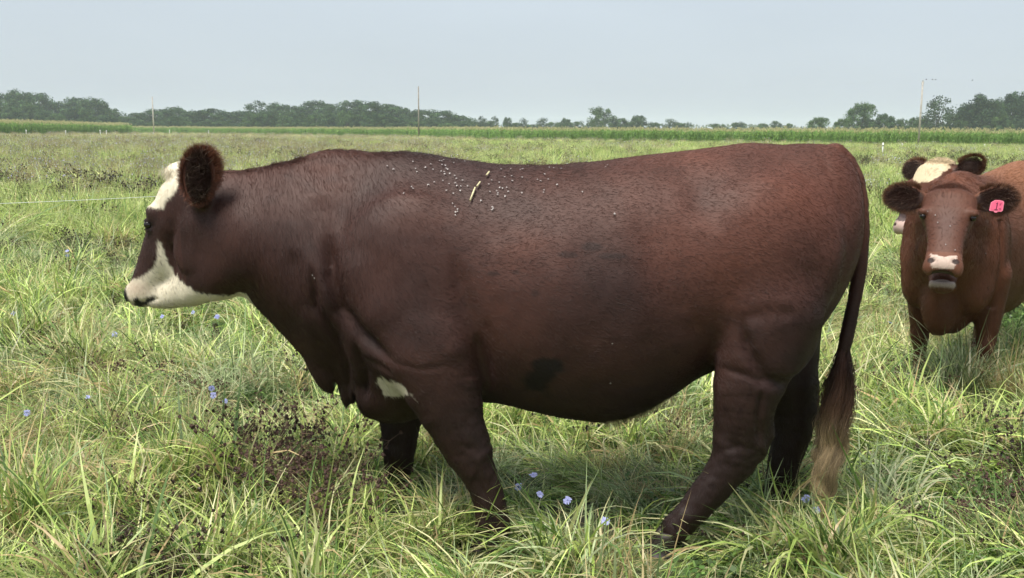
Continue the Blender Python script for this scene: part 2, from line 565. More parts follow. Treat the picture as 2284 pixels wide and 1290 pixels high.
def sticks(segs_, r0, r1, col):
    """thin 3-sided stems: list of (p,q); returns quads"""
    V, Fq, C = [], [], []
    for p, q in segs_:
        p = np.array(p, float); q = np.array(q, float); d = q - p; L = np.linalg.norm(d) + 1e-9; d /= L
        s = np.cross(d, [0.3, .1, 1.0]); s /= np.linalg.norm(s) + 1e-9; u = np.cross(d, s); b0 = len(V)
        for r, c in ((r0, p), (r1, q)):
            for i in range(3):
                a = 2.094 * i; V.append(c + r * (s * math.cos(a) + u * math.sin(a)))
        for i in range(3):
            Fq.append((b0 + i, b0 + (i + 1) % 3, b0 + 3 + (i + 1) % 3, b0 + 3 + i))
        C += [col] * 6
    return np.array(V), np.array(Fq), np.array(C, float)

def blobs(centres, r, col, rg, jit=.3):
    """small bristly seed heads: octahedra as quads"""
    V, Fq, C = [], [], []
    for c in centres:
        c = np.array(c); b0 = len(V); rr = r * (1 + jit * rg.normal()); m = 5
        for j, (z, s) in enumerate(((-1, .35), (-.3, 1.0), (.5, .85), (1.1, .25))):
            for i in range(m):
                a = 6.283 * i / m + j * .5
                V.append(c + rr * np.array([s * math.cos(a), s * math.sin(a), z]) * (1 + .25 * rg.normal()))
        for j in range(3):
            for i in range(m):
                Fq.append((b0 + j * m + i, b0 + j * m + (i + 1) % m, b0 + (j + 1) * m + (i + 1) % m, b0 + (j + 1) * m + i))
        C += [np.array(col) * (1 + .3 * rg.normal())] * (4 * m)
    return np.array(V), np.array(Fq), np.array(C, float).clip(.004, .9)

def leaflets(rg, n, rad, h, size, cols):
    """small broad leaves (clover, chicory rosettes)"""
    P = np.stack([rg.normal(size=n) * rad, rg.normal(size=n) * rad, h * rg.random(n)], 1)
    a = rg.random(n) * 6.283; s = size * (.6 + .8 * rg.random(n)); tilt = rg.normal(size=n) * .5
    d = np.stack([np.cos(a), np.sin(a), tilt], 1); e = np.stack([-np.sin(a), np.cos(a), rg.normal(size=n) * .4], 1)
    V = np.stack([P, P + (d * .5 + e * .42) * s[:, None], P + d * s[:, None], P + (d * .5 - e * .42) * s[:, None]], 1).reshape(-1, 3)
    Fq = (np.arange(n) * 4)[:, None] + np.arange(4)[None, :]
    ci = rg.integers(0, len(cols), n); C = np.repeat(np.array(cols)[ci] * (1 + .2 * rg.normal(size=(n, 1))), 4, axis=0)
    return V, Fq, C.clip(.01, .9)

LUSH = [(.35, .47, .12, 5), (.53, .63, .20, 4), (.13, .23, .055, 4), (.64, .63, .34, 2.2), (.56, .42, .22, .9)]
GREY = [(.31, .39, .19, 5), (.46, .53, .29, 4), (.15, .21, .09, 3), (.60, .58, .38, 1.5)]
STRAW = [(.46, .38, .19, 5), (.36, .27, .13, 3), (.28, .33, .11, 3), (.52, .46, .27, 2)]
DEEP = [(.10, .19, .04, 5), (.16, .28, .06, 4), (.26, .38, .10, 2)]
protos = bpy.data.collections.new('grass_prototypes')
def proto(i, parts, mat=None):
    v, f, c = merge(parts)
    me_o = mesh_np('tuft_%02d' % i, v, f, mat or M_BLADE, color=c, smooth=False, linkit=False)
    protos.objects.link(me_o)
rp = np.random.default_rng(100)
np_i = 0
# 0-3 upright lush clumps
for s_ in range(4):
    proto(np_i, [blades(rp, 70, .065, .33, .3, .0088, 1.15, (0, 0), LUSH), blades(rp, 35, .11, .17, .3, .006, 1.3, (0, 0), DEEP)]); np_i += 1
# 4-8 laid-over swaths
for s_ in range(5):
    proto(np_i, [blades(rp, 72, .11, .38, .3, .0088, 1.35, (1.6, .4 * rp.normal()), LUSH, droop=1.0, flat=.75), blades(rp, 40, .12, .22, .3, .0055, 1.5, (.5, 0), GREY)]); np_i += 1
# 9-11 grey green fine
for s_ in range(3):
    proto(np_i, [blades(rp, 80, .11, .28, .3, .0070, 1.5, (.4, .2), GREY)]); np_i += 1
# 12-13 straw and mixed
for s_ in range(2):
    proto(np_i, [blades(rp, 60, .10, .30, .3, .0058, 1.6, (.6, 0), STRAW), blades(rp, 50, .10, .22, .3, .005, 1.2, (0, 0), LUSH)]); np_i += 1
# 14-15 ground cover: clover and low leaves
for s_ in range(2):
    proto(np_i, [leaflets(rp, 170, .09, .10, .022, [(.10, .19, .05), (.16, .26, .07), (.07, .12, .035)]), blades(rp, 40, .10, .14, .3, .004, 1.3, (0, 0), DEEP)]); np_i += 1
# 16-17 dark dry stalks low in the sward
def stalks(rg, ns, h, spread, stemcol, headcol, hr, heads=6, stemr=.0016):
    sg, hd = [], []
    for i in range(ns):
        x, y = rg.normal(size=2) * spread * .5; lx, ly = rg.normal(size=2) * spread * 1.1; hh = h * (.5 + .6 * rg.random())
        p = np.array([x, y, 0]); m = np.array([x + lx * .5, y + ly * .5, hh * .55]); e_ = np.array([x + lx * 1.2, y + ly * 1.2, hh])
        sg += [(p, m), (m, e_)]
        for j in range(heads):
            t = .35 + .65 * rg.random(); c = m * (1 - t) + e_ * t if t > .4 else p * .3 + m * .7
            off = rg.normal(size=3) * [.03, .03, .015]; sg.append((c, c + off)); hd.append(c + off)
        hd.append(e_)
    return sticks(sg, stemr, stemr * .6, stemcol), blobs(hd, hr, headcol, rg)
for s_ in range(2):
    a_, b_ = stalks(rp, 9, .26, .09, (.09, .065, .035), (.050, .032, .022), .0065)
    proto(np_i, [a_, b_, leaflets(rp, 60, .09, .16, .018, [(.06, .08, .03), (.08, .055, .03), (.05, .035, .022)]), blades(rp, 25, .10, .2, .3, .004, 1.2, (0, 0), DEEP)]); np_i += 1
# 18-21 tall field weeds (chicory and dry stems) for the distance
def tallweed(rg, ns, h, cols, flower):
    sg, hd, fl = [], [], []
    for i in range(ns):
        x, y = rg.normal(size=2) * .22; hh = h * (.6 + .5 * rg.random()); lx, ly = rg.normal(size=2) * .12
        p = np.array([x, y, 0]); e_ = np.array([x + lx, y + ly, hh]); sg.append((p, e_))
        for j in range(5):
            t = .35 + .6 * rg.random(); c = p * (1 - t) + e_ * t; o_ = np.array([*(rg.normal(size=2) * .09), .05 + .1 * rg.random()])
            sg.append((c, c + o_)); (fl if rg.random() < flower else hd).append(c + o_)
    parts = [sticks(sg, .0035, .002, cols[0]), blobs(hd, .011, cols[1], rg)]
    if fl: parts.append(blobs(fl, .014, (.50, .48, .68), rg))
    parts.append(blades(rg, 90, .26, h * .62, .35, .007, .5, (0, 0), cols[2]))
    parts.append(leaflets(rg, 110, .2, h * .75, .035, cols[3]))
    return parts
OL = [(.46, .43, .20), (.36, .40, .15), (.58, .52, .30)]
W1 = [(.74, .71, .44, 4), (.66, .72, .34, 4), (.74, .67, .44, 2)]
W2 = [(.52, .61, .22, 4), (.64, .69, .32, 4), (.58, .52, .30, 1)]
proto(np_i, tallweed(rp, 16, .85, ((.34, .31, .15), (.38, .28, .18), W1, OL), .10)); np_i += 1
proto(np_i, tallweed(rp, 12, .70, ((.38, .35, .17), (.44, .34, .20), W1, OL), .05)); np_i += 1
proto(np_i, tallweed(rp, 12, .80, ((.32, .35, .16), (.36, .34, .22), W2, [(.25, .30, .12), (.32, .36, .16)]), .35)); np_i += 1
proto(np_i, [blades(rp, 200, .30, .45, .3, .009, .9, (0, 0), W2), blades(rp, 60, .30, .5, .3, .006, .8, (0, 0), W1)]); np_i += 1
# 22-23 broad low clumps for the middle distance
proto(np_i, [blades(rp, 240, .30, .34, .3, .009, 1.1, (.5, 0), LUSH), leaflets(rp, 60, .25, .12, .03, [(.10, .18, .05), (.07, .06, .03)])]); np_i += 1
proto(np_i, [blades(rp, 220, .30, .30, .3, .009, 1.2, (.2, .2), [(.46, .54, .20, 4), (.58, .62, .28, 3), (.34, .42, .14, 3)]), leaflets(rp, 60, .25, .12, .03, [(.12, .2, .06)])]); np_i += 1

# ------------------------------------------------------------------ scatter (geometry nodes on loose points)
def scatter(name, P, idx, rot, scl, label=None, coll=protos):
    o = mesh_np(name, P, np.zeros((0, 4), int) if False else [np.array([[0, 1, 2]])], None, smooth=False)
    me = o.data; me.clear_geometry(); me.vertices.add(len(P)); me.vertices.foreach_set('co', P.astype(np.float32).ravel())
    for nm, ty, arr, key in (('pick', 'INT', idx.astype(np.int32), 'value'), ('rot', 'FLOAT_VECTOR', rot.astype(np.float32).ravel(), 'vector'), ('scl', 'FLOAT_VECTOR', scl.astype(np.float32).ravel(), 'vector')):
        at = me.attributes.new(nm, ty, 'POINT'); at.data.foreach_set(key, arr)
    me.update()
    ng = bpy.data.node_groups.new(name + '_scatter', 'GeometryNodeTree')
    ng.interface.new_socket('Geometry', in_out='INPUT', socket_type='NodeSocketGeometry')
    ng.interface.new_socket('Geometry', in_out='OUTPUT', socket_type='NodeSocketGeometry')
    N, Lk = ng.nodes, ng.links
    gi = N.new('NodeGroupInput'); go = N.new('NodeGroupOutput')
    ci = N.new('GeometryNodeCollectionInfo'); ci.inputs['Collection'].default_value = coll
    ci.inputs['Separate Children'].default_value = True; ci.inputs['Reset Children'].default_value = True
    ip = N.new('GeometryNodeInstanceOnPoints'); ip.inputs['Pick Instance'].default_value = True
    def att(nm, ty):
        a = N.new('GeometryNodeInputNamedAttribute'); a.data_type = ty; a.inputs['Name'].default_value = nm
        return [s for s in a.outputs if s.enabled and s.name == 'Attribute'][0]
    e2r = N.new('FunctionNodeEulerToRotation')
    Lk.new(gi.outputs[0], ip.inputs['Points']); Lk.new(ci.outputs[0], ip.inputs['Instance'])
    Lk.new(att('pick', 'INT'), ip.inputs['Instance Index'])
    Lk.new(att('rot', 'FLOAT_VECTOR'), e2r.inputs[0]); Lk.new(e2r.outputs[0], ip.inputs['Rotation'])
    Lk.new(att('scl', 'FLOAT_VECTOR'), ip.inputs['Scale']); Lk.new(ip.outputs[0], go.inputs[0])
    md = o.modifiers.new('scatter', 'NODES'); md.node_group = ng
    tag(o, label, kind='stuff')
    return o

rs = np.random.default_rng(2024)
def band(y0, y1, dens, margin=1.12):
    """random points in the viewed wedge between two distances"""
    w1 = (1142 / FPX) * y1 * margin + .6
    n = int(dens * (y1 - y0) * 2 * w1)
    y = rs.uniform(y0, y1, n); x = rs.uniform(-w1, w1, n)
    ok = np.abs(x) < (1142 / FPX) * y * margin + .6
    return x[ok], y[ok]
KEEP_OUT = []      # (x, y, r) feet of the animals
def plant(bands, pickf, name, scale_f, label=None):
    X, Y = [], []
    for b_ in bands:
        x, y = band(*b_); X.append(x); Y.append(y)
    X = np.concatenate(X); Y = np.concatenate(Y)
    ok = np.ones(len(X), bool)
    for (cx, cy, r) in KEEP_OUT: ok &= np.hypot(X - cx, Y - cy) > r
    X, Y = X[ok], Y[ok]
    idx, sc, tilt, az = pickf(X, Y)
    keep = idx >= 0
    X, Y, idx, sc, tilt, az = [v[keep] for v in (X, Y, idx, sc, tilt, az)]
    P = np.stack([X, Y, ground_z(X, Y) - .01], 1)
    rot = np.stack([rs.normal(size=len(X)) * tilt, rs.normal(size=len(X)) * tilt, az], 1)
    return scatter(name, P, idx, rot, sc, label)

def near_pick(X, Y):
    n = len(X); p = np.stack([X, Y, np.zeros(n)], 1)
    a = vnoise(p, 1.5, 61, 2) + .14 * rs.normal(size=n)
    b = vnoise(p, .75, 67, 2) + .2 * rs.normal(size=n)
    u = rs.random(n)
    idx = np.where(a > .26, rs.integers(0, 4, n), np.where(a > -.16, rs.integers(4, 9, n), np.where(a > -.34, rs.integers(9, 12, n), rs.integers(14, 16, n))))
    idx = np.where((b > .34) & (u < .5), rs.integers(12, 14, n), idx)
    idx = np.where((b < -.30) & (u < .40), rs.integers(16, 18, n), idx)
    idx = np.where(u > .965, rs.integers(12, 18, n), idx)
    s = 0.70 + .42 * vnoise(p, 2.4, 71, 2) + .14 * rs.normal(size=n)
    s = s.clip(.45, 1.5) * np.where(idx >= 14, .9, 1.0)
    flow = 2.6 * vnoise(p, .55, 73, 1) + 2.2
    az = np.where((idx >= 4) & (idx < 9), flow + .5 * rs.normal(size=n), rs.random(n) * 6.283)
    return idx, np.stack([s, s, s * (.92 + .2 * rs.random(n))], 1), np.full(n, .12), az
# ------------------------------------------------------------------ pasture in three belts
def scatter_pasture():
    plant([(2.3, 7.0, 70, 1.15), (7.0, 13.0, 38, 1.1)], near_pick, 'grass', None, 'lush tangled pasture grass around the cows')
    def mid_pick(X, Y):
        n = len(X); p = np.stack([X, Y, np.zeros(n)], 1)
        a = vnoise(p, .25, 81, 2) + .3 * rs.normal(size=n)
        u = rs.random(n)
        idx = np.where(a > .1, 22, np.where(a > -.3, 23, rs.choice([8, 10, 12, 14, 16, 17], n)))
        s = 1.0 + .25 * rs.normal(size=n); s = s.clip(.6, 1.6)
        s = s * np.where(idx < 18, 1.5, 1.0) * np.interp(Y, [12, 40, 100], [.9, 1.0, 1.3])
        return idx, np.stack([s, s, s * .95], 1), np.full(n, .1), rs.random(n) * 6.283
    plant([(12.6, 26, 12, 1.08), (26, 60, 4.2, 1.05), (60, 130, 1.5, 1.03)], mid_pick, 'grass', None, 'pasture grass running back to the corn field')
    def weed_pick(X, Y):
        n = len(X); p = np.stack([X, Y, np.zeros(n)], 1)
        px = 1142 + FPX * X / Y
        a = vnoise(p, .12, 91, 3)
        dens = smoothstep(16, 30, Y + 4 * a) * (1 - smoothstep(850, 1150, px + 250 * a)) * .95 + .10 + .25 * (a > .35)
        dens = dens * np.interp(Y, [14, 20, 200], [.0, 1.0, 1.0])
        u = rs.random(n)
        idx = rs.choice([18, 19, 20, 21], n, p=[.16, .30, .06, .48])
        idx = np.where((a > .30) & (rs.random(n) < .4), 20, idx)
        idx = np.where(u < dens, idx, -1)
        s = (.72 + .2 * rs.normal(size=n)).clip(.35, 1.2) * np.interp(Y, [15, 26, 60, 200], [.55, .8, 1.0, 1.3])
        return idx, np.stack([s, s, s], 1), np.full(n, .05), rs.random(n) * 6.283
    plant([(14, 40, 5.0, 1.05), (40, 90, 2.2, 1.03), (90, 170, .8, 1.03), (170, 300, .15, 1.02)], weed_pick, 'weeds', None, 'tall straw-coloured weeds with pale lilac flowers across the field')

# ------------------------------------------------------------------ corn
corn_coll = bpy.data.collections.new('corn_prototypes')
M_CORN = attr_mat('corn_leaf', rough=.5, spec=.3, trans=.3, rand=.2)
def corn_proto(i, rg, top):
    parts = []
    for s_ in range(3):
        x, y = rg.normal(size=2) * .22; h = 1.9 + .14 * rg.normal()
        st = [((x, y, 0), (x, y, h * .6)), ((x, y, h * .6), (x + .02, y, h))]
        parts.append(sticks(st, .016, .010, (.20, .27, .08)))
        ts = [((x + .02, y, h), (x + .02 + rg.normal() * .08, y + rg.normal() * .08, h + .22 + .06 * rg.random())) for _ in range(7)]
        parts.append(sticks(ts, .010, .007, top))
        m = 13; V, Fq, C = [], [], []
        for j in range(m):
            z0 = .15 + (h - .25) * j / m; a = 3.14 * (j % 2) + rg.normal() * .7; L = .62 + .15 * rg.normal(); W = .075
            d = np.array([math.cos(a), math.sin(a), 0]); sd = np.array([-d[1], d[0], 0]); b0 = len(V); k = 5
            for q in range(k):
                t = q / (k - 1); z = z0 + .42 * L * math.sin(t * 2.3) * 1.1 - .35 * t * t * L
                c = np.array([x, y, z]) + d * L * t * .85; w = W * np.interp(t, [0, .3, 1], [.6, 1, .1])
                V += [c - sd * w / 2 + [0, 0, .01], c + sd * w / 2]
            for q in range(k - 1): Fq.append((b0 + 2 * q, b0 + 2 * q + 1, b0 + 2 * q + 3, b0 + 2 * q + 2))
            cc = np.array([(.16, .31, .07), (.21, .38, .08), (.28, .43, .12)][rg.integers(0, 3)]) * (1 + .15 * rg.normal())
            C += [cc] * (2 * k)
        parts.append((np.array(V), np.array(Fq), np.array(C)))
    v, f, c = merge(parts)
    corn_coll.objects.link(mesh_np('corn_%02d' % i, v, f, M_CORN, color=c.clip(.01, .9), smooth=False, linkit=False))
rc = np.random.default_rng(55)
for i in range(6): corn_proto(i, rc, (.58, .54, .30))
def corn_rows(line, rows, step, name, label, h=1.0, gap=.55):
    P = []
    line = [np.array(p, float) for p in line]
    for a, b in zip(line[:-1], line[1:]):
        d = b - a; L = np.linalg.norm(d); d /= L; nrm = np.array([-d[1], d[0]])
        if nrm[1] < 0: nrm = -nrm
        for r in range(rows):
            n = int(L / step); t = (np.arange(n) + rc.random(n)) * step
            q = a + d * t[:, None] + nrm * (r * gap + rc.normal(size=(n, 1)) * .12)
            P.append(q)
    P = np.vstack(P); n = len(P)
    s = h * (1 + .05 * rc.normal(size=n)) * (1 + .05 * vnoise(np.stack([P[:, 0], P[:, 1], P[:, 0] * 0], 1), .12, 5, 2))
    return scatter(name, np.stack([P[:, 0], P[:, 1], np.zeros(n)], 1), rc.integers(0, 6, n), np.stack([rc.normal(size=n) * .04, rc.normal(size=n) * .04, rc.random(n) * 6.28], 1),
                   np.stack([s, s, s], 1), label, corn_coll)
CORN_LINE = [(86, 104), (61, 128), (0, 180), (-24, 232), (-60, 268), (-122, 325), (-230, 430)]
corn_rows(CORN_LINE, 9, .42, 'corn_field', 'long green wall of tasselled corn behind the pasture', 1.0, .6)
corn_rows([(-160, 170), (-101, 186), (-108, 232), (-113, 284)], 8, .42, 'corn_field', 'nearer block of tall corn at the left edge of the field', 1.30, .6)

# ------------------------------------------------------------------ trees
M_LEAF = attr_mat('tree_leaves', rough=.7, spec=.12, trans=.25, rand=.16)
M_BARK = simple_mat('tree_bark', (.09, .075, .06), rough=.9, noise=.4, scale=3)
def tree_meshes(seed, kind):
    """unit tree 1 m tall, crown about 1 m wide; returns (crown mesh, trunk mesh)"""
    rg = np.random.default_rng(seed)
    dense, wid, lo, col = {'round': (1.0, .46, .06, (.048, .090, .036)), 'tall': (.9, .27, .16, (.036, .066, .034)),
                      'sparse': (.34, .36, .22, (.045, .075, .040)), 'bush': (1.0, .60, .02, (.062, .112, .038))}[kind]
    nb = int(62 * (.7 if kind == 'sparse' else 1))
    C = []
    for i in range(nb * 10):
        z = rg.uniform(lo, .96); prof = math.sqrt(max(0, 1 - ((z - .45) / .54) ** 2)) if z > .45 else .80 + .20 * z / .45
        a = rg.random() * 6.283; r = wid * prof * (rg.random() ** .45)
        c = np.array([r * math.cos(a), r * math.sin(a), z])
        if all(np.linalg.norm(c - q[:3]) > .070 for q in C): C.append(np.array([*c, .075 + .065 * rg.random()]))
        if len(C) >= nb: break
    V, Fq, Cc = [], [], []
    for c in C:
        n = int(150 * dense)
        d = rg.normal(size=(n, 3)); d /= np.linalg.norm(d, axis=1, keepdims=True)
        P = c[:3] + d * (c[3] * (.55 + .6 * rg.random((n, 1)))) * [1.1, 1.1, 1.0]
        s = .020 * (.6 + .8 * rg.random((n, 1)))
        u = rg.normal(size=(n, 3)); u -= d * (u * d).sum(1, keepdims=True) * .6; u /= np.linalg.norm(u, axis=1, keepdims=True)
        w = np.cross(d + .5 * rg.normal(size=(n, 3)), u); w /= np.linalg.norm(w, axis=1, keepdims=True)
        q = np.stack([P - u * s, P - w * s * .7, P + u * s, P + w * s * .7], 1).reshape(-1, 3)
        b0 = sum(len(v) for v in V); V.append(q)
        Fq.append(b0 + (np.arange(n) * 4)[:, None] + np.arange(4)[None, :])
        cc = np.array(col) * (1 + .28 * rg.normal()) * (1 + .25 * rg.normal(size=(n, 1)))
        Cc.append(np.repeat(cc, 4, axis=0))
    crown = mesh_np('crown', np.vstack(V), np.vstack(Fq), M_LEAF, color=np.vstack(Cc).clip(.008, .5), smooth=False, linkit=False)
    sg = [((0, 0, 0), (.01, 0, .22)), ((.01, 0, .22), (0, .01, .5))]
    tv, tf, tcc = sticks(sg, .022, .018, (.1, .1, .1))
    parts = [(tv, tf, tcc)]
    for c in C[:14]:
        parts.append(sticks([((0, 0, rg.uniform(.15, .5)), tuple(c[:3]))], .010, .004, (.1, .1, .1)))
    v, f, cc = merge(parts)
    trunk = mesh_np('trunk', v, f, M_BARK, linkit=False)
    return crown.data, trunk.data
TREE = {k: [tree_meshes(s, k) for s in ss] for k, ss in dict(round=(1, 2, 3, 4), tall=(5, 6), sparse=(7, 8), bush=(9, 10)).items()}
rt_ = np.random.default_rng(77)
def horizon(px): return 286 + .0075 * px
def tree(px, ytop, D, width, kind, label, group):
    h = (horizon(px) - ytop) / FPX * D + CAM_H
    p = atY(px, horizon(px), D)
    e_ = empty('tree', (p[0], D, 0), rt_.random() * 6.28)
    k = rt_.integers(0, len(TREE[kind])); cm, tm = TREE[kind][k]
    w0 = {'round': 1.12, 'tall': .75, 'sparse': .95, 'bush': 1.40}[kind]
    w = width / FPX * D / w0
    e_.scale = (w, w, h)
    tag(e_, label, 'tree', group)
    for nm, me in (('crown', cm), ('trunk', tm)):
        link(bpy.data.objects.new(nm, me), e_)
    return e_
WOOD = [(-40, 216, 'round'), (8, 214, 'round'), (48, 207, 'round'), (88, 213, 'round'), (128, 231, 'round'), (176, 222, 'round'), (212, 224, 'round'), (246, 244, 'round'), (278, 262, 'bush'),
        (312, 254, 'round'), (352, 247, 'round'), (394, 242, 'round'), (432, 250, 'round'), (474, 246, 'round'), (516, 252, 'round'), (548, 250, 'round'), (580, 230, 'sparse'),
        (624, 234, 'round'), (664, 240, 'round'), (702, 229, 'round'), (742, 236, 'round'), (785, 228, 'round'), (826, 231, 'round'), (866, 237, 'round'), (906, 245, 'round'), (946, 248, 'round'),
        (986, 250, 'round'), (1022, 259, 'round'), (1045, 272, 'bush')]
ZC = {}
ORD = 'first second third fourth fifth sixth seventh eighth ninth tenth eleventh twelfth thirteenth fourteenth fifteenth'.split()
def wood_label(x):
    if x < 120: return 'tall green tree of the left wood near the left edge of the photo'
    if x < 300: return 'green tree of the left wood behind the nearer corn block'
    if x < 420: return 'green tree of the left wood close to the far grey utility pole'
    if x < 560: return 'low green tree of the left wood above the cow\'s poll and ear'
    if x < 760: return 'green tree in the middle of the left wood above the neck'
    if x < 935: return 'green tree of the left wood just left of the brown utility pole'
    return 'green tree at the right end of the left wood'
for i, (x, y, k) in enumerate(WOOD):
    j = i if i < 14 else len(WOOD) - 1 - i
    lab = 'tall hazy tree of the left wood, %s crown from %s' % (ORD[j], 'the left edge of the photo' if i < 14 else 'the right end of the wood')
    tree(x, y, 430 + 40 * rt_.random(), 84 + 20 * rt_.random(), k, lab, 'trees of the wood on the left')
for i in range(46):
    x = -40 + i * 24 + 8 * rt_.normal()
    yt = np.interp(x, [w_[0] for w_ in WOOD], [w_[1] for w_ in WOOD]) + 14 + 16 * rt_.random()
    zl = wood_label(x).replace('tall ', '').replace('low ', '').replace('green tree', 'tree'); ZC[zl] = ZC.get(zl, 0) + 1
    tree(x, min(yt, 276), 385 + 25 * rt_.random(), 52 + 20 * rt_.random(), ['round', 'bush', 'round'][i % 3], ORD[ZC[zl] - 1] + ' lower ' + zl, 'trees of the wood on the left')
MIDT = [(1072, 262, 40, 'sparse', 'small thin tree just right of the end of the left wood'), (1102, 262, 34, 'sparse', 'second thin small tree right of the left wood'), (1132, 264, 30, 'round', 'small dark round tree between two thin trees'),
        (1166, 266, 34, 'sparse', 'thin low tree with gaps in its crown, fourth right of the wood'), (1212, 266, 44, 'sparse', 'wispy low tree halfway between the wood and the round tree'), (1262, 266, 34, 'round', 'low dark tree just left of the big round tree'),
        (1340, 244, 92, 'bush', 'big round light green tree alone on the middle horizon'), (1384, 266, 46, 'round', 'low tree touching the right side of the big round tree'), (1424, 260, 50, 'round', 'round medium tree right of the big round tree'),
        (1494, 268, 50, 'sparse', 'sparse low tree over the cow\'s back, right of centre'), (1536, 275, 26, 'sparse', 'tiny thin tree right of the sparse low tree'), (1700, 277, 40, 'bush', 'low bush, first of three over the rump'),
        (1730, 272, 36, 'round', 'small tree, middle and tallest of three low ones over the rump'), (1758, 277, 30, 'bush', 'low bush, last of three over the rump'), (1827, 264, 66, 'bush', 'wide dark bush standing alone left of the tall tree group'),
        (1922, 234, 88, 'bush', 'dark rounded tree at the left end of the right-hand group'), (1972, 257, 58, 'round', 'lower dark tree behind the right-hand end of the rounded tree'), (2012, 268, 50, 'bush', 'low bush just left of the white utility pole'),
        (2038, 264, 40, 'bush', 'low bush crossed by the white utility pole'), (2092, 221, 92, 'sparse', 'tall open-crowned tree with sky gaps right of the pole'), (2120, 256, 60, 'bush', 'low dark bush below the open-crowned tree'),
        (2152, 236, 60, 'tall', 'medium upright tree right of the open-crowned tree'), (2186, 215, 74, 'tall', 'tall upright tree behind the brown cow\'s ears'), (2218, 226, 62, 'round', 'full tree between two tall upright trees'),
        (2252, 213, 66, 'tall', 'tall upright tree nearest the right end of the group'), (2286, 210, 70, 'tall', 'tall tree cut by the right edge of the frame'), (2264, 258, 60, 'bush', 'light green bush in front of the right-hand group'),
        (2170, 264, 80, 'bush', 'broad dark bush at the foot of the tall upright trees'), (2215, 260, 70, 'bush', 'dark bush between the broad bush and the light green bush')]
for i in range(17):
    x = [1055, 1088, 1150, 1190, 1238, 1290, 1405, 1455, 1515, 1600, 1650, 1880, 1948, 1992, 2060, 2135, 2240][i]
    tree(x, 274 + 3 * rt_.normal() - (8 if x > 1850 else 0), 440 if x < 1800 else 325, 52 + 20 * rt_.random(), 'bush', ORD[i if i < 11 else i - 11] + (' low filler bush of the horizon, counted from the end of the left wood' if i < 11 else ' low filler bush in the right-hand tree group'), 'low bushes in the gaps of the tree line')
for x, y, w_, k, lab in MIDT:
    D = 430 if x < 1800 else 320
    tree(x, y, D + 10 * rt_.random(), w_, k, lab, 'single trees and bushes on the horizon')
# very far wood that reads as one low band
Vs, Fs, Cs = [], [], []
m = 5200; x_ = rt_.uniform(-600, 900, m); env = 8.0 + 5.5 * (vnoise(np.stack([x_, x_ * 0, x_ * 0], 1), .011, 3, 3) + .5)
P = np.stack([x_, 1150 + rt_.random(m) * 40, rt_.random(m) ** .6 * env.clip(3, 15)], 1)
s = 1.5 * (.6 + .8 * rt_.random((m, 1))); u = rt_.normal(size=(m, 3)); u /= np.linalg.norm(u, axis=1, keepdims=True); w_ = np.cross(u, rt_.normal(size=(m, 3))); w_ /= np.linalg.norm(w_, axis=1, keepdims=True)
V = np.stack([P - u * s, P - w_ * s, P + u * s, P + w_ * s], 1).reshape(-1, 3)
fw = mesh_np('far_wood', V, (np.arange(m) * 4)[:, None] + np.arange(4)[None, :], M_LEAF, color=np.repeat(np.array([[.06, .09, .03]]) * (1 + .2 * rt_.normal(size=(m, 1))), 4, axis=0).clip(.01, .3), smooth=False)
tag(fw, 'thin blue-grey line of very far woods on the horizon', kind='stuff')

# ------------------------------------------------------------------ poles, wire, posts
M_POLE = simple_mat('weathered_pole', (.36, .34, .31), rough=.85, noise=.25, scale=4)
M_POLE2 = simple_mat('brown_pole', (.23, .21, .185), rough=.85, noise=.3, scale=4)
M_CERAM = simple_mat('insulator_grey', (.32, .32, .33), rough=.35)
M_WHITE = simple_mat('white_plastic', (.72, .74, .72), rough=.5)
M_WIRE = simple_mat('wire_metal', (.35, .35, .36), rough=.4)
M_BIRD = simple_mat('bird_feathers', (.07, .06, .06), rough=.8)
def cyl(name, p, q, r0, r1, mat, parent=None, m=12):
    p = np.array(p, float); q = np.array(q, float); d = q - p; d /= np.linalg.norm(d)
    s = np.cross(d, [0.13, .9, .2]); s /= np.linalg.norm(s); u = np.cross(d, s); V = []
    for r, c in ((r0, p), (r1, q)):
        for i in range(m):
            a = 2 * math.pi * i / m; V.append(c + r * (s * math.cos(a) + u * math.sin(a)))
    V += [p, q]
    F4 = [(i, (i + 1) % m, m + (i + 1) % m, m + i) for i in range(m)]
    F3 = [(2 * m, (i + 1) % m, i) for i in range(m)] + [(2 * m + 1, m + i, m + (i + 1) % m) for i in range(m)]
    return mesh_np(name, V, [np.array(F4), np.array(F3)], mat, parent=parent)
def utility_pole(px, ytop, D, r, mat, lab, tilt=0.0):
    b0 = atY(px, horizon(px), D); h = (horizon(px) - ytop) / FPX * D + CAM_H
    e_ = empty('utility_pole', (b0[0], D, 0)); e_.rotation_euler = (0, R(tilt), 0)
    tag(e_, lab, 'pole', 'utility poles along the field')
    cyl('shaft', (0, 0, -.3), (0, 0, h), r, r * .62, mat, e_)
    for sx in (-.11, .11): cyl('insulator', (sx, 0, h - .28), (sx, 0, h - .04), .035, .05, M_CERAM, e_, 8)
    cyl('bracket', (-.16, 0, h - .34), (.16, 0, h - .34), .03, .03, M_POLE, e_, 8)
    cyl('top_insulator', (0, 0, h), (0, 0, h + .20), .05, .07, M_CERAM, e_, 8)
    return b0[0], D, h
p1 = utility_pole(343, 219, 300, .24, M_POLE, 'thin grey utility pole far off in front of the left wood')
p2 = utility_pole(934, 197, 225, .20, M_POLE2, 'brownish utility pole standing in the corn above the withers')
p3 = utility_pole(2050, 186, 127, .15, M_POLE, 'pale utility pole at the corn edge, nearest of the three', 0)
wv = []
pts = [np.array([p1[0], p1[1], p1[2] + .2]), np.array([p2[0], p2[1], p2[2] + .2]), np.array([p3[0], p3[1], p3[2] + .2]), np.array([150, 70, p3[2]])]
e_w = None
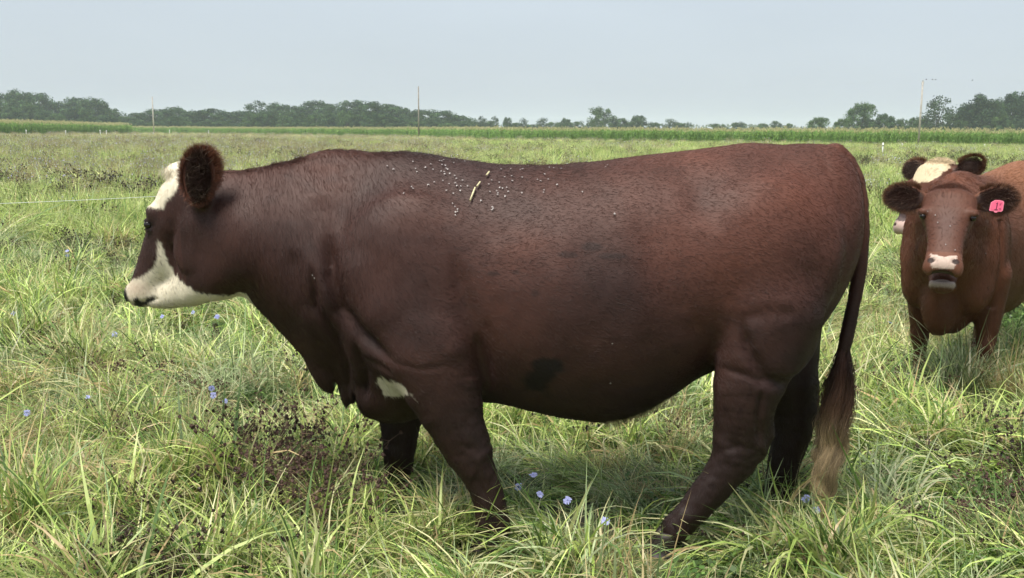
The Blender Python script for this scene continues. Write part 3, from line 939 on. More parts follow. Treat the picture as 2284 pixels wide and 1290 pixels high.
sgm = []
for a, b in zip(pts[:-1], pts[1:]):
    for j in range(24):
        f = lambda t: a * (1 - t) + b * t - np.array([0, 0, 1.1 * 4 * t * (1 - t)])
        sgm.append((f(j / 24), f((j + 1) / 24)))
v, f, c = sticks(sgm, .003, .003, (.3, .3, .3))
pw = mesh_np('power_wire', v, f, M_WIRE); tag(pw, 'hair-thin power wire sagging between the utility poles', 'wire')
def bird(pos, lab, yaw=0):
    V, Fq, m = [], [], 10
    prof = [(-.13, .008, .015), (-.09, .030, .0), (-.03, .052, .0), (.03, .048, .012), (.065, .034, .045), (.09, .030, .065), (.115, .012, .065), (.145, .003, .060)]
    for (u, r, z) in prof:
        for i in range(m):
            a = 6.283 * i / m; V.append((u, r * math.cos(a), .06 + z + r * math.sin(a) * 1.1))
    for j in range(len(prof) - 1):
        for i in range(m): Fq.append((j * m + i, j * m + (i + 1) % m, (j + 1) * m + (i + 1) % m, (j + 1) * m + i))
    o = mesh_np('bird', V, np.array(Fq), M_BIRD); o.location = pos; o.rotation_euler = (0, 0, yaw)
    tag(o, lab, 'bird', 'birds on the power wire')
def on_wire(px):
    best = min(sgm, key=lambda s_: abs(to_px(s_[0])[0] - px) if s_[0][0] > p3[0] - .1 else 1e9)
    a, b = best; xa, xb = to_px(a)[0], to_px(b)[0]
    t = (px - xa) / (xb - xa); return tuple(a * (1 - t) + b * t)
for px, lab in ((2066, 'tiny dark bird on the wire just right of the pale pole'), (2080, 'tiny dark bird, second from the pale pole'), (2087, 'tiny dark bird, third from the pale pole'), (2169, 'lone tiny bird far along the wire from the pole')):
    bird(on_wire(px), lab, .6)

def post(px, ytop, D, lab, r=.035):
    h = (horizon(px) - ytop) / FPX * D + CAM_H; p = atY(px, horizon(px), D)
    e_ = empty('fence_post', (p[0], D, 0)); tag(e_, lab, 'fence post', 'white fence posts across the field')
    cyl('post_shaft', (0, 0, -.1), (0, 0, h), r, r * .9, M_WHITE, e_, 8)
    cyl('insulator', (-r * 1.2, -r, h * .82), (r * 1.2, -r, h * .82), r * .8, r * .8, M_CERAM, e_, 6)
for (x, yt, D, lab) in ((1971, 318, 66, 'white fence post right behind the rump, biggest of all'), (2014, 320, 110, 'short white fence post left of the pale utility pole'), (2198, 321, 104, 'white fence post above the brown cow\'s shoulder'),
                        (1343, 317, 130, 'white fence post under the big round tree'), (1625, 316, 128, 'white fence post tip over the cow\'s back near the hips'), (1108, 313, 150, 'white fence post above the middle of the back'),
                        (1580, 319, 132, 'faint white fence post left of the one near the hips'), (58, 290, 175, 'white fence post, leftmost before the corn block'), (146, 291, 172, 'white fence post midway along the left corn block'),
                        (223, 290, 190, 'white fence post, left of a close pair before the corn'), (237, 291, 185, 'white fence post, right of a close pair before the corn'), (341, 296, 180, 'white fence post under the far grey utility pole'),
                        (378, 290, 230, 'white fence post right of the far grey pole'), (465, 291, 230, 'white fence post in front of the left wood, right of the ear')):
    post(x, yt, D, lab, .03 + .00022 * D)
# electric fence wire on the left, running behind the large cow's head
wa = atY(-40, 456, 8.5); wb = atY(330, 435, 9.6); d_ = wb - wa
pp = [wa + d_ * t + np.array([0, 0, -.02 * 4 * max(0, t * .4) * (1 - min(1, t * .4))]) for t in np.linspace(-.6, 2.9, 40)]
sg_ = list(zip(pp[:-1], pp[1:]))
v, f, c = sticks(sg_, .0024, .0024, (.7, .7, .7))
fwz = mesh_np('fence_wire', v, f, M_WHITE); tag(fwz, 'thin white electric fence wire running behind the large cow\'s face', 'wire')
for q, lab in ((pp[-1], 'white fence post holding the wire, behind the large cow\'s shoulder'), (pp[0], 'white fence post holding the wire beyond the left edge')):
    e_ = empty('fence_post', (q[0], q[1], 0)); tag(e_, lab, 'fence post', 'white fence posts across the field')
    cyl('post_shaft', (0, 0, -.1), (0, 0, q[2] + .05), .012, .011, M_WHITE, e_, 8)
# ------------------------------------------------------------------ the large cow standing side-on
YA = 3.62
OA = np.array([0.0, YA, 0.0])
def A(px, py, Y=YA):
    p = atY(px, py, Y); return p[0], p[2]
def S(px, Y=YA):
    return px * Y / FPX

HX, HZ = A(440, 470)
HFR = Frame((HX, 0.015, HZ), yaw=26)
def hp(px, py):
    """pixel on the middle plane of the head -> (u, w) of the head frame"""
    d = ray(px, py); o = np.array([0, 0, CAM_H]) - OA
    nrm = HFR.M[1]; c = HFR.o
    t = ((c - o) @ nrm) / (d @ nrm)
    q = HFR.pts([o + d * t])[0]
    return q[0], q[2]
def hn(*L):
    return [(*hp(a, b), r * YA / FPX, w, 0.0) for a, b, r, w in L]

def head_shape(F, fr, open_jaw=0.0):
    """skull, muzzle, jaw and poll in the head frame; numbers are metres"""
    up = HEAD_UP; jw = HEAD_JAW
    chain(F, up, fr, k=0.02, n=2.5)
    if open_jaw:
        c = np.array([jw[0][0], jw[0][1]]); a = R(open_jaw); out = []
        for (u, w_, r, hw, vc) in jw:
            d = np.array([u, w_]) - c
            out.append((c[0] + d[0] * math.cos(a) + d[1] * math.sin(a), c[1] - d[0] * math.sin(a) + d[1] * math.cos(a), r, hw, vc))
        jw = out
    chain(F, jw, fr, k=0.025, n=2.3)
    return jw

HEAD_UP = hn((447, 432, 52, .085), (418, 448, 58, .100), (397, 492, 56, .104), (382, 535, 52, .088), (356, 590, 46, .070), (336, 632, 40, .064), (322, 652, 34, .062))
HEAD_JAW = hn((520, 545, 98, .088), (478, 600, 72, .085), (430, 640, 44, .070), (385, 657, 32, .052), (352, 662, 27, .046))

FA = Field((-1.50, -0.46, -0.02), (1.42, 0.46, 1.62), 0.0085)
# trunk
tp = [(640, 500), (680, 420), (720, 385), (760, 360), (800, 343), (850, 340), (900, 339), (950, 345), (1000, 355), (1050, 362), (1100, 368), (1200, 371), (1250, 369), (1300, 364),
      (1400, 352), (1500, 341), (1600, 329), (1660, 322), (1700, 324), (1740, 326), (1780, 323), (1825, 324), (1858, 335), (1885, 358), (1903, 392), (1913, 430), (1918, 500)]
bt = [(640, 540), (680, 650), (720, 760), (760, 850), (800, 895), (860, 938), (910, 942), (960, 918), (1010, 893), (1070, 884), (1150, 896), (1200, 911), (1270, 925), (1340, 933),
      (1400, 925), (1450, 905), (1500, 875), (1560, 837), (1620, 812), (1700, 800), (1780, 780), (1830, 735), (1870, 680), (1892, 630), (1906, 585), (1914, 555), (1918, 510)]
wt = [(640, .03), (680, .12), (720, .18), (800, .24), (900, .275), (1000, .29), (1100, .32), (1250, .365), (1400, .37), (1550, .335), (1650, .31), (1750, .28), (1830, .235), (1880, .18), (1905, .12), (1918, .03)]
px_ = np.array([640, 660, 680, 700, 720, 740, 760, 800, 850, 900, 950, 1000, 1050, 1100, 1200, 1250, 1300, 1340, 1400, 1450, 1500, 1560, 1600, 1660, 1700, 1740, 1780, 1825, 1858, 1885, 1903, 1913, 1918])
def along(prof, j=1):
    a = np.array(prof, float); return np.interp(px_, a[:, 0], a[:, j])
Tt = [A(x, y)[1] for x, y in zip(px_, along(tp))]
Bt = [A(x, y)[1] for x, y in zip(px_, along(bt))]
Xt = [A(x, 500)[0] for x in px_]
TT = np.interp(px_, [700, 900, 1200, 1600, 1900], [.50, .42, .28, .22, .2])
TB = np.interp(px_, [700, 900, 1100, 1500, 1700, 1900], [.45, .35, .12, .15, .35, .3])
sweep(FA, Xt, Tt, Bt, along(wt), TT, TB, n=2.35, k=0.03)
# neck with dewlap
nx = [455, 500, 550, 600, 650, 700, 740, 765, 800, 860]
nt = [392, 380, 380, 371, 361, 355, 354, 359, 390, 480]
nb = [600, 640, 668, 720, 775, 838, 862, 850, 810, 600]
nw = [.085, .115, .150, .175, .200, .225, .24, .24, .20, .06]
sweep(FA, [A(x, 500)[0] for x in nx], [A(x, y)[1] for x, y in zip(nx, nt)], [A(x, y)[1] for x, y in zip(nx, nb)], nw,
      [.5, .5, .5, .5, .45, .45, .45, .45, .45, .45], [.2, .3, .45, .62, .74, .8, .8, .78, .6, .3], n=2.2, k=0.04)
# brisket bulge between the forelegs
def E(px, py, rx, ry, rz, yc=0.0, k=0.03, op='u', rot=None, Y=YA):
    x, z = A(px, py, Y); ellip(FA, (x, yc, z), (rx, ry, rz), None, k, op, rot)
E(868, 862, .150, .155, .132, 0, .02)
E(722, 815, .050, .045, .105, 0, .02, rot=(0, -24, 0))
for pl_ in ([(748, 850), (757, 905)], [(797, 868), (800, 925)]):
    chain(FA, [(*A(a, b), .006 + .006 * i, .13, 0) for i, (a, b) in enumerate(pl_)], None, .014, 2.0, 'c')
E(779, 846, .026, .042, .112, -.005, .012, rot=(0, 6, 0))
E(455, 500, .10, .09, .12, 0, .04)
# shoulder, upper arm, haunch, stifle on both sides
for sgn in (-1, 1):
    Yc = YA + sgn * .24
    E(905, 600, .20, .075, .24, sgn * .188, .10, Y=YA - .2, rot=(0, 12, 0))
    E(930, 740, .17, .085, .20, sgn * .215, .08, Y=YA - .2, rot=(0, -25, 0))
    E(1700, 585, .24, .09, .27, sgn * .225, .09, Y=YA - .2)
    E(1730, 740, .15, .09, .17, sgn * .20, .04, Y=YA - .2)
def leg(Y, L, k=0.03, n=2.1):
    chain(FA, [(*A(a, b, Y), r * Y / FPX, w, Y - YA) for a, b, r, w in L], None, k, n)
leg(YA - .23, [(965, 790, 112, .10), (985, 850, 92, .092), (1003, 905, 76, .082), (1022, 955, 62, .07), (1044, 1005, 55, .062), (1062, 1045, 43, .055), (1082, 1085, 38, .043), (1094, 1130, 37, .041), (1100, 1172, 42, .05)])
leg(YA + .24, [(905, 820, 80, .10), (895, 900, 58, .085), (893, 960, 44, .065), (890, 1010, 36, .058), (886, 1060, 29, .042), (882, 1100, 29, .042), (880, 1128, 33, .05)])
leg(YA - .24, [(1715, 700, 120, .12), (1692, 790, 100, .115), (1668, 860, 80, .10), (1657, 920, 68, .085), (1650, 975, 62, .07), (1632, 1030, 50, .058), (1592, 1085, 40, .048), (1545, 1140, 35, .043), (1508, 1180, 36, .05)])
leg(YA + .18, [(1735, 760, 100, .12), (1760, 850, 64, .10), (1770, 910, 54, .075), (1764, 970, 46, .062), (1750, 1030, 38, .05), (1740, 1080, 35, .043), (1733, 1125, 38, .05)])
cap3(FA, [(A(1700, 890, YA-.24)[0], -.24, A(1700, 890, YA-.24)[1], .030), (A(1712, 968, YA-.24)[0], -.24, A(1712, 968, YA-.24)[1], .026), (A(1690, 1010, YA-.24)[0], -.24, A(1690, 1010, YA-.24)[1], .022)], .02)
cap3(FA, [(A(1808, 860, YA+.18)[0], .18, A(1808, 860, YA+.18)[1], .028), (A(1806, 935, YA+.18)[0], .18, A(1806, 935, YA+.18)[1], .024)], .02)
E(1070, 1012, .036, .058, .050, -.23, .02, Y=YA - .23)
# head
head_shape(FA, HFR)
def HE(px, py, r, v=0.0, k=.015, op='u', rot=None):
    u, w = hp(px, py); ellip(FA, (u, v, w), r, HFR, k, op, rot)
HE(405, 386, (.058, .062, .042), 0, .015)                        # poll knob
EYE = []
for sg in (-1, 1):
    HE(384, 470, (.034, .024, .026), sg * .088, .02)             # brow
    u, w = hp(374, 497); EYE.append((u, sg * .098, w))
    ellip(FA, (u, sg * .106, w), (.022, .018, .017), HFR, .010, 'c')
    ellip(FA, (u - .002, sg * .092, w + .013), (.024, .018, .009), HFR, .008)    # upper lid
    ellip(FA, (u, sg * .092, w - .016), (.022, .015, .007), HFR, .008)    # lower lid
    HE(303, 640, (.014, .010, .011), sg * .040, .008, 'c')     # nostril
HE(392, 560, (.05, .075, .07), 0, .03)
HE(402, 585, (.075, .062, .075), 0, .03)
HE(304, 655, (.030, .054, .046), 0, .02)                        # nose pad
HE(445, 560, (.05, .012, .06), .080, .03)                      # cheek muscle
# ears
def ear(fr, F, base, tip, w, cup, vdir):
    """cupped ear between two points of the head frame"""
    pass
ex, ez = A(447, 388, YA - .12)
ear_c = np.array([ex, -.135, ez - .012])
ellip(FA, ear_c + np.array([.004, 0, .016]), (.066, .026, .080), None, .010, 'u', (8, 14, 0))
ellip(FA, ear_c - np.array([.006, 0, .030]), (.048, .026, .070), None, .02, 'u', (8, 0, 0))
ellip(FA, ear_c + (0.004, -.026, .004), (.050, .024, .078), None, .010, 'c', (8, 7, 0))
bx, bz = A(452, 455, YA - .1)
cap3(FA, [(bx, -.07, bz, .036), (bx - .005, -.115, bz + .03, .034), (ex, -.118, ez - .05, .034)], .02)
fx, fz = ear_c[0] + .03, ear_c[2] - .085
ellip(FA, (HX + .03, .20, HZ + .055), (.052, .095, .022), None, .010, 'u', (0, 30, -12))
cap3(FA, [(HX + .02, .07, HZ + .03, .03), (HX + .03, .13, HZ + .05, .03)], .02)
# tail
tl = [(1862, 345, 24), (1885, 362, 21), (1906, 400, 19), (1917, 450, 18), (1920, 520, 17), (1917, 590, 16), (1908, 650, 16), (1896, 710, 15), (1884, 765, 15), (1872, 810, 13), (1866, 850, 9)]
cap3(FA, [(A(x, y)[0], -.005, A(x, y)[1], r * YA / FPX) for x, y, r in tl], .012)

vA, qA = FA.mesh()
vA = relax(vA, qA, 2, 0.5)
nA = vnormals(vA, qA)
del FA.D
# --- skin relief: hollows and folds, photo-side measurements on the side plane, same on both flanks
PXA, PYA = to_px(np.stack([vA[:, 0], np.full(len(vA), YA - .25), vA[:, 2]], 1))
P2 = np.stack([PXA, PYA], 1)
side = smoothstep(0.03, 0.10, np.abs(vA[:, 1])); one = np.ones(len(vA))
disp = np.zeros(len(vA))
def crease(poly, width, depth, m=side):
    global disp
    d, t = seg_dist_t(P2, poly); disp += depth * np.exp(-(d / (width * (.55 + .45 * np.sin(np.pi * t)))) ** 2) * m * np.clip(1.6 * np.sin(np.pi * (.02 + .96 * t)), 0, 1)
crease([(725, 520), (738, 620), (760, 695), (805, 748), (880, 800)], 20, -.034)
crease([(690, 600), (700, 690), (735, 760), (757, 830), (760, 900)], 12, -.024, one)
crease([(785, 770), (806, 840), (803, 915)], 11, -.022, one)
crease([(640, 560), (655, 640), (690, 720)], 26, -.010)
crease([(800, 800), (850, 812), (880, 830)], 8, -.008, one)
crease([(700, 440), (715, 520), (735, 600)], 36, -.010)
crease([(1010, 560), (1045, 690), (1075, 790), (1092, 880)], 26, -.018)
crease([(1062, 740), (1080, 810), (1095, 880)], 14, -.014)
crease([(1085, 700), (1110, 800), (1120, 870)], 16, -.006)
crease([(1640, 700), (1655, 770), (1690, 830), (1745, 850), (1800, 830)], 16, -.020)
crease([(1640, 700), (1700, 685), (1760, 690)], 20, -.008)
crease([(1500, 330), (1560, 420), (1590, 520)], 40, -.008)
crease([(1420, 470), (1460, 600), (1520, 700), (1600, 760)], 50, -.010)
crease([(1855, 350), (1888, 440), (1896, 560), (1880, 660)], 16, -.005)
crease([(1600, 815), (1650, 822), (1700, 850)], 10, -.008)
crease([(880, 800), (940, 812), (1000, 806)], 8, -.004)
crease([(1030, 985), (1075, 1000), (1105, 985)], 8, -.003)
crease([(1600, 1000), (1640, 985), (1690, 1000)], 8, -.004)
crease([(1690, 960), (1700, 1010), (1660, 1060)], 10, .006)
crease([(1688, 850), (1680, 920), (1688, 985)], 9, -.010)
crease([(1610, 900), (1615, 960), (1640, 1010)], 14, -.006)
crease([(1060, 1050), (1085, 1110), (1095, 1150)], 7, -.005)
crease([(545, 660), (500, 672), (440, 660)], 16, -.004)
crease([(800, 430), (860, 520), (930, 600), (1000, 650)], 70, .004)
crease([(770, 560), (800, 660), (860, 730)], 45, .010)
crease([(900, 700), (990, 720), (1040, 800)], 40, .007)
crease([(1180, 560), (1200, 680), (1230, 780)], 30, -.003)
crease([(1270, 540), (1290, 660), (1320, 760)], 30, -.003)
crease([(1090, 470), (1130, 560), (1150, 640)], 40, -.004)
crease([(1650, 430), (1700, 520), (1730, 640)], 60, .007)
crease([(1790, 420), (1830, 520), (1810, 650)], 30, -.006)
for i in range(7):                                     # fine wrinkles at the elbow and hock
    crease([(1030 + i * 6, 830 + i * 16), (1068, 838 + i * 15)], 4, -.0018)
    crease([(1590, 905 + i * 17), (1690, 912 + i * 17 + (i % 3) * 5)], 4, -.0009)
    crease([(1600, 822 + i * 8), (1700, 832 + i * 8)], 3, -.0012)
nz = vnoise(vA, 5.5, 3, 3) * .006 + vnoise(vA * [1, 1, .45], 22, 9, 2) * .0012
bodyness = smoothstep(560, 700, PXA)
disp += nz * (0.25 + 0.75 * bodyness)
legz = (1 - smoothstep(.35, .62, vA[:, 2]))
disp += legz * (vnoise(vA, 26, 55, 2) * .0035 + vnoise(vA, 60, 57, 1) * .0012)
vA = vA + nA * disp[:, None]
crease([(366, 402), (385, 404), (402, 398)], 6, -.008, np.ones(len(vA)))
# mouth line and nostril rim in the head frame
hq = HFR.pts(vA)
mouth = [hp(292, 672), hp(318, 674), hp(345, 670), hp(372, 662)]
dm = seg_dist(hq[:, [0, 2]], mouth)
inhead = (hq[:, 0] > -.02)
vA = vA - nA * (.007 * np.exp(-(dm / .006) ** 2) * inhead)[:, None]
nA = vnormals(vA, qA)
# --- pigment, with underside shade painted in
hq = HFR.pts(vA)
refl = hq.copy(); refl[:, 1] = np.abs(refl[:, 1])
wr = HFR.back(refl) + OA
HPX, HPY = to_px(wr)
def cow_colour(P, n_seed=0):
    """P local points -> rgb of the coat"""
    hq = HFR.pts(P); rf = hq.copy(); rf[:, 1] = np.abs(rf[:, 1])
    hx, hy = to_px(HFR.back(rf) + OA)
    px, py = to_px(np.stack([P[:, 0], np.full(len(P), YA - .25), P[:, 2]], 1))
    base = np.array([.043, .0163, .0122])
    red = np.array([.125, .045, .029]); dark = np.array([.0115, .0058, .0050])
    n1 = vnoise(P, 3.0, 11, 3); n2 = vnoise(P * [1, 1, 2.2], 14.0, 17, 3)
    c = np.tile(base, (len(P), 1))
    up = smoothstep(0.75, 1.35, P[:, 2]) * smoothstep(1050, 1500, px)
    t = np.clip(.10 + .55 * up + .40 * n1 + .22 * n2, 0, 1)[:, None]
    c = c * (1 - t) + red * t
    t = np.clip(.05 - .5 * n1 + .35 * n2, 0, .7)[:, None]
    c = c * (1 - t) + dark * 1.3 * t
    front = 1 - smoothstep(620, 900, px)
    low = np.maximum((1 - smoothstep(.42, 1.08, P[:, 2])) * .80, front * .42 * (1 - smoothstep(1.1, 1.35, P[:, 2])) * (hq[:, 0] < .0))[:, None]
    c = c * (1 - low) + dark * low  # lower body and front darkened: dark coat plus painted underside shade
    # damp dark patch on the belly side, dark topline, hock and elbow
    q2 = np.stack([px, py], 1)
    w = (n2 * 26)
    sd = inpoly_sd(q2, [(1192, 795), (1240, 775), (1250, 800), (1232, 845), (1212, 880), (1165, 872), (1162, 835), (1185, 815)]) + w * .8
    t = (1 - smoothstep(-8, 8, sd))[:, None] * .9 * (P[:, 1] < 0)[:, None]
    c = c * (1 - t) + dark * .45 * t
    for (qx, qy, rx, ry) in ((1262, 562, 22, 7), (1318, 545, 24, 11), (1360, 565, 40, 9), (1150, 601, 9, 5), (1192, 645, 12, 8), (1100, 604, 14, 6)):
        sd = np.hypot((px - qx) / rx, (py - qy) / ry) + n2 * .5
        t = (1 - smoothstep(.7, 1.2, sd))[:, None] * .55 * (P[:, 1] < 0)[:, None]
        c = c * (1 - t) + dark * t
    # damp back: greyish darker band behind the withers
    t = (np.exp(-((px - 1090) / 130) ** 2) * (1 - smoothstep(370, 440, py)) * .6)[:, None]
    c = c * (1 - t) + np.array([.040, .024, .024]) * t
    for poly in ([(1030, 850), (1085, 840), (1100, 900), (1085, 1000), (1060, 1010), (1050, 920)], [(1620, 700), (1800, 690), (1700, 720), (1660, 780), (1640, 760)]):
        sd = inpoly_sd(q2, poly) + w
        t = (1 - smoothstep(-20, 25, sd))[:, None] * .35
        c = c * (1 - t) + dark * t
    # ---- face
    inh = hq[:, 0] > -.10
    cream = np.array([.66, .60, .47])
    hp2 = np.stack([hx, hy], 1); we = vnoise(P, 90, 5, 2) * 5
    fore = [(405, 350), (372, 372), (330, 415), (300, 462), (318, 464), (336, 462), (350, 466), (362, 464), (372, 447), (388, 428), (400, 408), (412, 392), (440, 360)]
    t = (1 - smoothstep(-2, 3, inpoly_sd(hp2, fore) + we))
    t *= inh
    cheek = [(353, 536), (359, 545), (366, 560), (373, 585), (384, 604), (400, 625), (418, 640), (440, 652), (470, 658), (500, 660), (526, 655), (545, 660), (580, 690), (560, 740), (300, 740), (262, 690), (262, 640), (284, 628),
             (300, 622), (315, 620), (330, 608), (345, 592), (350, 570), (349, 548)]
    t2 = (1 - smoothstep(-2, 3, inpoly_sd(hp2, cheek) + we)) * (hq[:, 0] > -.20)
    fl = vnoise(P, 160, 8, 1)
    speck = smoothstep(.45, .7, fl) * .5 * smoothstep(300, 340, hx) * (1 - smoothstep(380, 420, hx))
    t = np.maximum(t, t2 * (1 - speck))[:, None]
    cc = cream * (1 + .10 * vnoise(P, 40, 4, 2))[:, None]
    pink = np.array([.50, .34, .26])
    tm = (np.exp(-(((hx - 308) / 30) ** 2 + ((hy - 645) / 20) ** 2)) * .5)[:, None]
    cc = cc * (1 - tm) + pink * tm
    tb = (smoothstep(655, 690, hy) * .35)[:, None]; cc = cc * (1 - tb) + np.array([.33, .29, .22]) * tb
    c = c * (1 - t) + cc * t
    # darker bridge of the nose and dark nose rim / lip corner
    brid = [(330, 470), (352, 478), (356, 520), (350, 575), (345, 590), (328, 608), (300, 620), (284, 628), (262, 640), (262, 580), (300, 520), (300, 470)]
    tb = ((1 - smoothstep(-3, 4, inpoly_sd(hp2, brid) + we)) * .45 * inh)[:, None]
    c = c * (1 - tb) + np.array([.045, .024, .022]) * tb
    blk = [(270, 620), (284, 622), (281, 640), (283, 660), (289, 676), (302, 690), (280, 690), (262, 660)]
    lip = [(298, 668), (306, 663), (312, 672), (322, 672), (330, 663), (344, 662), (346, 668), (330, 678), (312, 686), (298, 680)]
    for pl in (blk, lip):
        tb = ((1 - smoothstep(-2, 2.5, inpoly_sd(hp2, pl) + we * .5)) * (hq[:, 0] > 0))[:, None]
        c = c * (1 - tb) + np.array([.012, .010, .010]) * tb
    # dark eye rims
    de = np.sqrt(((hq[:, 0] - EYE[1][0]) / 1.3) ** 2 + (hq[:, 2] - EYE[1][2]) ** 2 + (np.abs(hq[:, 1]) - .098) ** 2)
    tb = (1 - smoothstep(.018, .030, de))[:, None] * .8
    c = c * (1 - tb) + np.array([.014, .009, .008]) * tb
    # ear: dark inside, reddish rim
    ec = P - ear_c
    isear = (np.abs(ec[:, 0]) < .085) & (ec[:, 1] < .06) & (np.abs(ec[:, 2]) < .125) & (P[:, 1] < -.10) & (ec[:, 2] > -.075)
    rr = np.hypot(ec[:, 0] / .052, ec[:, 2] / .094)
    tb = ((1 - smoothstep(.75, 1.0, rr)) * isear)[:, None]
    c = np.where(isear[:, None], red * 1.0, c)
    c = c * (1 - tb) + np.array([.018, .009, .008]) * tb
    # cream patch on the brisket and pale navel hair
    pat = [(846, 840), (872, 851), (886, 853), (900, 864), (930, 895), (915, 880), (880, 884), (856, 880), (846, 860), (838, 855)]
    bx, by = to_px(P + OA)
    sd = inpoly_sd(np.stack([bx, by], 1), pat) + vnoise(P, 70, 6, 2) * 5
    tb = ((1 - smoothstep(-2, 2, sd)) * (P[:, 1] < .12))[:, None]
    c = c * (1 - tb) + cream * .85 * tb
    return np.clip(c, .004, .9)
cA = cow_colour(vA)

def coat_dir(P, N, px, py):
    """lie of the coat: backwards and down, down the legs, swirling a little"""
    n = len(P)
    d = np.tile(np.array([1.0, 0, -.42]), (n, 1))
    neck = (1 - smoothstep(760, 1000, px))
    d[:, 2] -= neck * 1.5; d[:, 0] -= neck * .35
    low = 1 - smoothstep(.42, .72, P[:, 2])
    d = d * (1 - low[:, None]) + np.array([.15, 0, -1.0]) * low[:, None]
    rump = smoothstep(1500, 1850, px) * (1 - low)
    d[:, 2] -= rump * .25
    sw = vnoise(P, 2.6, 31, 2); s2 = vnoise(P, 13, 37, 2)
    d[:, 2] += sw * .55 + s2 * .34; d[:, 0] += s2 * .12
    d -= N * (d * N).sum(1, keepdims=True)
    return d / (np.linalg.norm(d, axis=1, keepdims=True) + 1e-9)

M_COAT = attr_mat('cow_coat', rough=.58, spec=.3, bump=((1, 1, 3), 170, .15))
M_HAIR = attr_mat('cow_hair', rough=.46, spec=.34)
M_EYE = simple_mat('eye_dark', (.010, .006, .005), rough=.08, spec=.6)
M_HOOF = simple_mat('hoof_horn', (.022, .016, .014), rough=.5, noise=.3, scale=30)
cowA = empty('cow', tuple(OA))
tag(cowA, 'large dark brown cow with creamy white forehead and jaw, standing side-on in the foreground', 'cow')
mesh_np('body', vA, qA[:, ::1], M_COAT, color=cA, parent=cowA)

def make_hooves(parent, spots, yaw=0.0, sc=1.0):
    """cloven hooves: two claws under each foot"""
    for (x, y, z) in spots:
        V, Fq = [], []
        for sg in (-1, 1):
            b = len(V)
            prof = [(0.0, .046, .026), (.035, .040, .024), (.065, .033, .021), (.085, .026, .018)]
            m = 12
            for j, (h, ru, rv) in enumerate(prof):
                for i in range(m):
                    a = 2 * math.pi * i / m
                    u = ru * math.cos(a) + (.020 - h * .28); v = rv * math.sin(a) + sg * .026
                    if math.cos(a) > 0: u += .014 * math.cos(a)
                    V.append((x + sc * (-u * math.cos(yaw) + v * math.sin(yaw)), y + sc * (u * math.sin(yaw) + v * math.cos(yaw)), z + h * sc))
            for j in range(len(prof) - 1):
                for i in range(m):
                    Fq.append((b + j * m + i, b + j * m + (i + 1) % m, b + (j + 1) * m + (i + 1) % m, b + (j + 1) * m + i))
            for k2 in (0, len(prof) - 1):
                for i in range(1, m // 2):
                    Fq.append((b + k2 * m + i - 1, b + k2 * m + i, b + k2 * m + m - 1 - i, b + k2 * m + (m - i) % m))
        mesh_np('hoof', V, np.array(Fq), M_HOOF, parent=parent)
sp = []
for (a, b_, Y) in ((1098, 1205, YA - .23), (878, 1148, YA + .24), (1492, 1200, YA - .24), (1730, 1145, YA + .18)):
    x, z = A(a, b_, Y); sp.append((x, Y - YA, 0.0))
make_hooves(cowA, sp)

def ball(name, c, r, mat, parent, nu=20, nv=12, sq=(1, 1, 1)):
    V = []; Fq = []
    for j in range(nv + 1):
        th = math.pi * j / nv
        for i in range(nu):
            a = 2 * math.pi * i / nu
            V.append((c[0] + r * sq[0] * math.sin(th) * math.cos(a), c[1] + r * sq[1] * math.sin(th) * math.sin(a), c[2] + r * sq[2] * math.cos(th)))
    for j in range(nv):
        for i in range(nu):
            Fq.append((j * nu + i, (j + 1) * nu + i, (j + 1) * nu + (i + 1) % nu, j * nu + (i + 1) % nu))
    return mesh_np(name, V, np.array(Fq), mat, parent=parent)
for e in EYE:
    c = HFR.back([(e[0] + .001, e[1] * .955, e[2])])[0]
    ball('eye', c, .0165, M_EYE, cowA)

# coat: short hair over the whole animal
def fur(parent, v, q, nrm, colour, direction, count, length, rad, name='fur', lift=.22, seed=5, weight=None, vcol=.28):
    t, w = sample_tris(v, q, nrm, count, weight, seed)
    P = bary(v, t, w); N = bary(nrm, t, w); N /= np.linalg.norm(N, axis=1, keepdims=True)
    D = direction(P, N)
    rg = np.random.default_rng(seed)
    D = D + rg.normal(size=D.shape) * .12
    C = colour(P)
    cl = vnoise(P, 60, 41, 1)
    C = C * (1 + vcol * rg.normal(size=len(P)) * .6 + vcol * cl * .7)[:, None]
    C = np.clip(C, .003, .9)
    L = length(P, N) if callable(length) else np.full(len(P), length)
    L = L * (1 + .3 * rg.normal(size=len(P))).clip(.4, 2)
    return hair_obj(name, P, D, L, M_HAIR, rad=rad, segs=2, normals=N, lift=lift, curl=.06, col=C, parent=parent, seed=seed)
def pxy(P):
    return to_px(np.stack([P[:, 0], np.full(len(P), YA - .25), P[:, 2]], 1))
def lenA(P, N):
    px, py = pxy(P)
    L = .011 + .007 * (1 - smoothstep(700, 1000, px))
    head = 1 - smoothstep(440, 560, px)
    L = L * (1 - head * .45)
    top = smoothstep(.75, .98, N[:, 2]) * (px > 480) * (px < 1300)
    L = L + top * .012
    navel = np.exp(-((px - 1400) / 90) ** 2) * (N[:, 2] < -.5)
    return L + navel * .02
fur(cowA, vA, qA, nA, cow_colour, lambda P, N: coat_dir(P, N, *pxy(P)), FUR_A, lenA, .00048, lift=.13, vcol=.12)
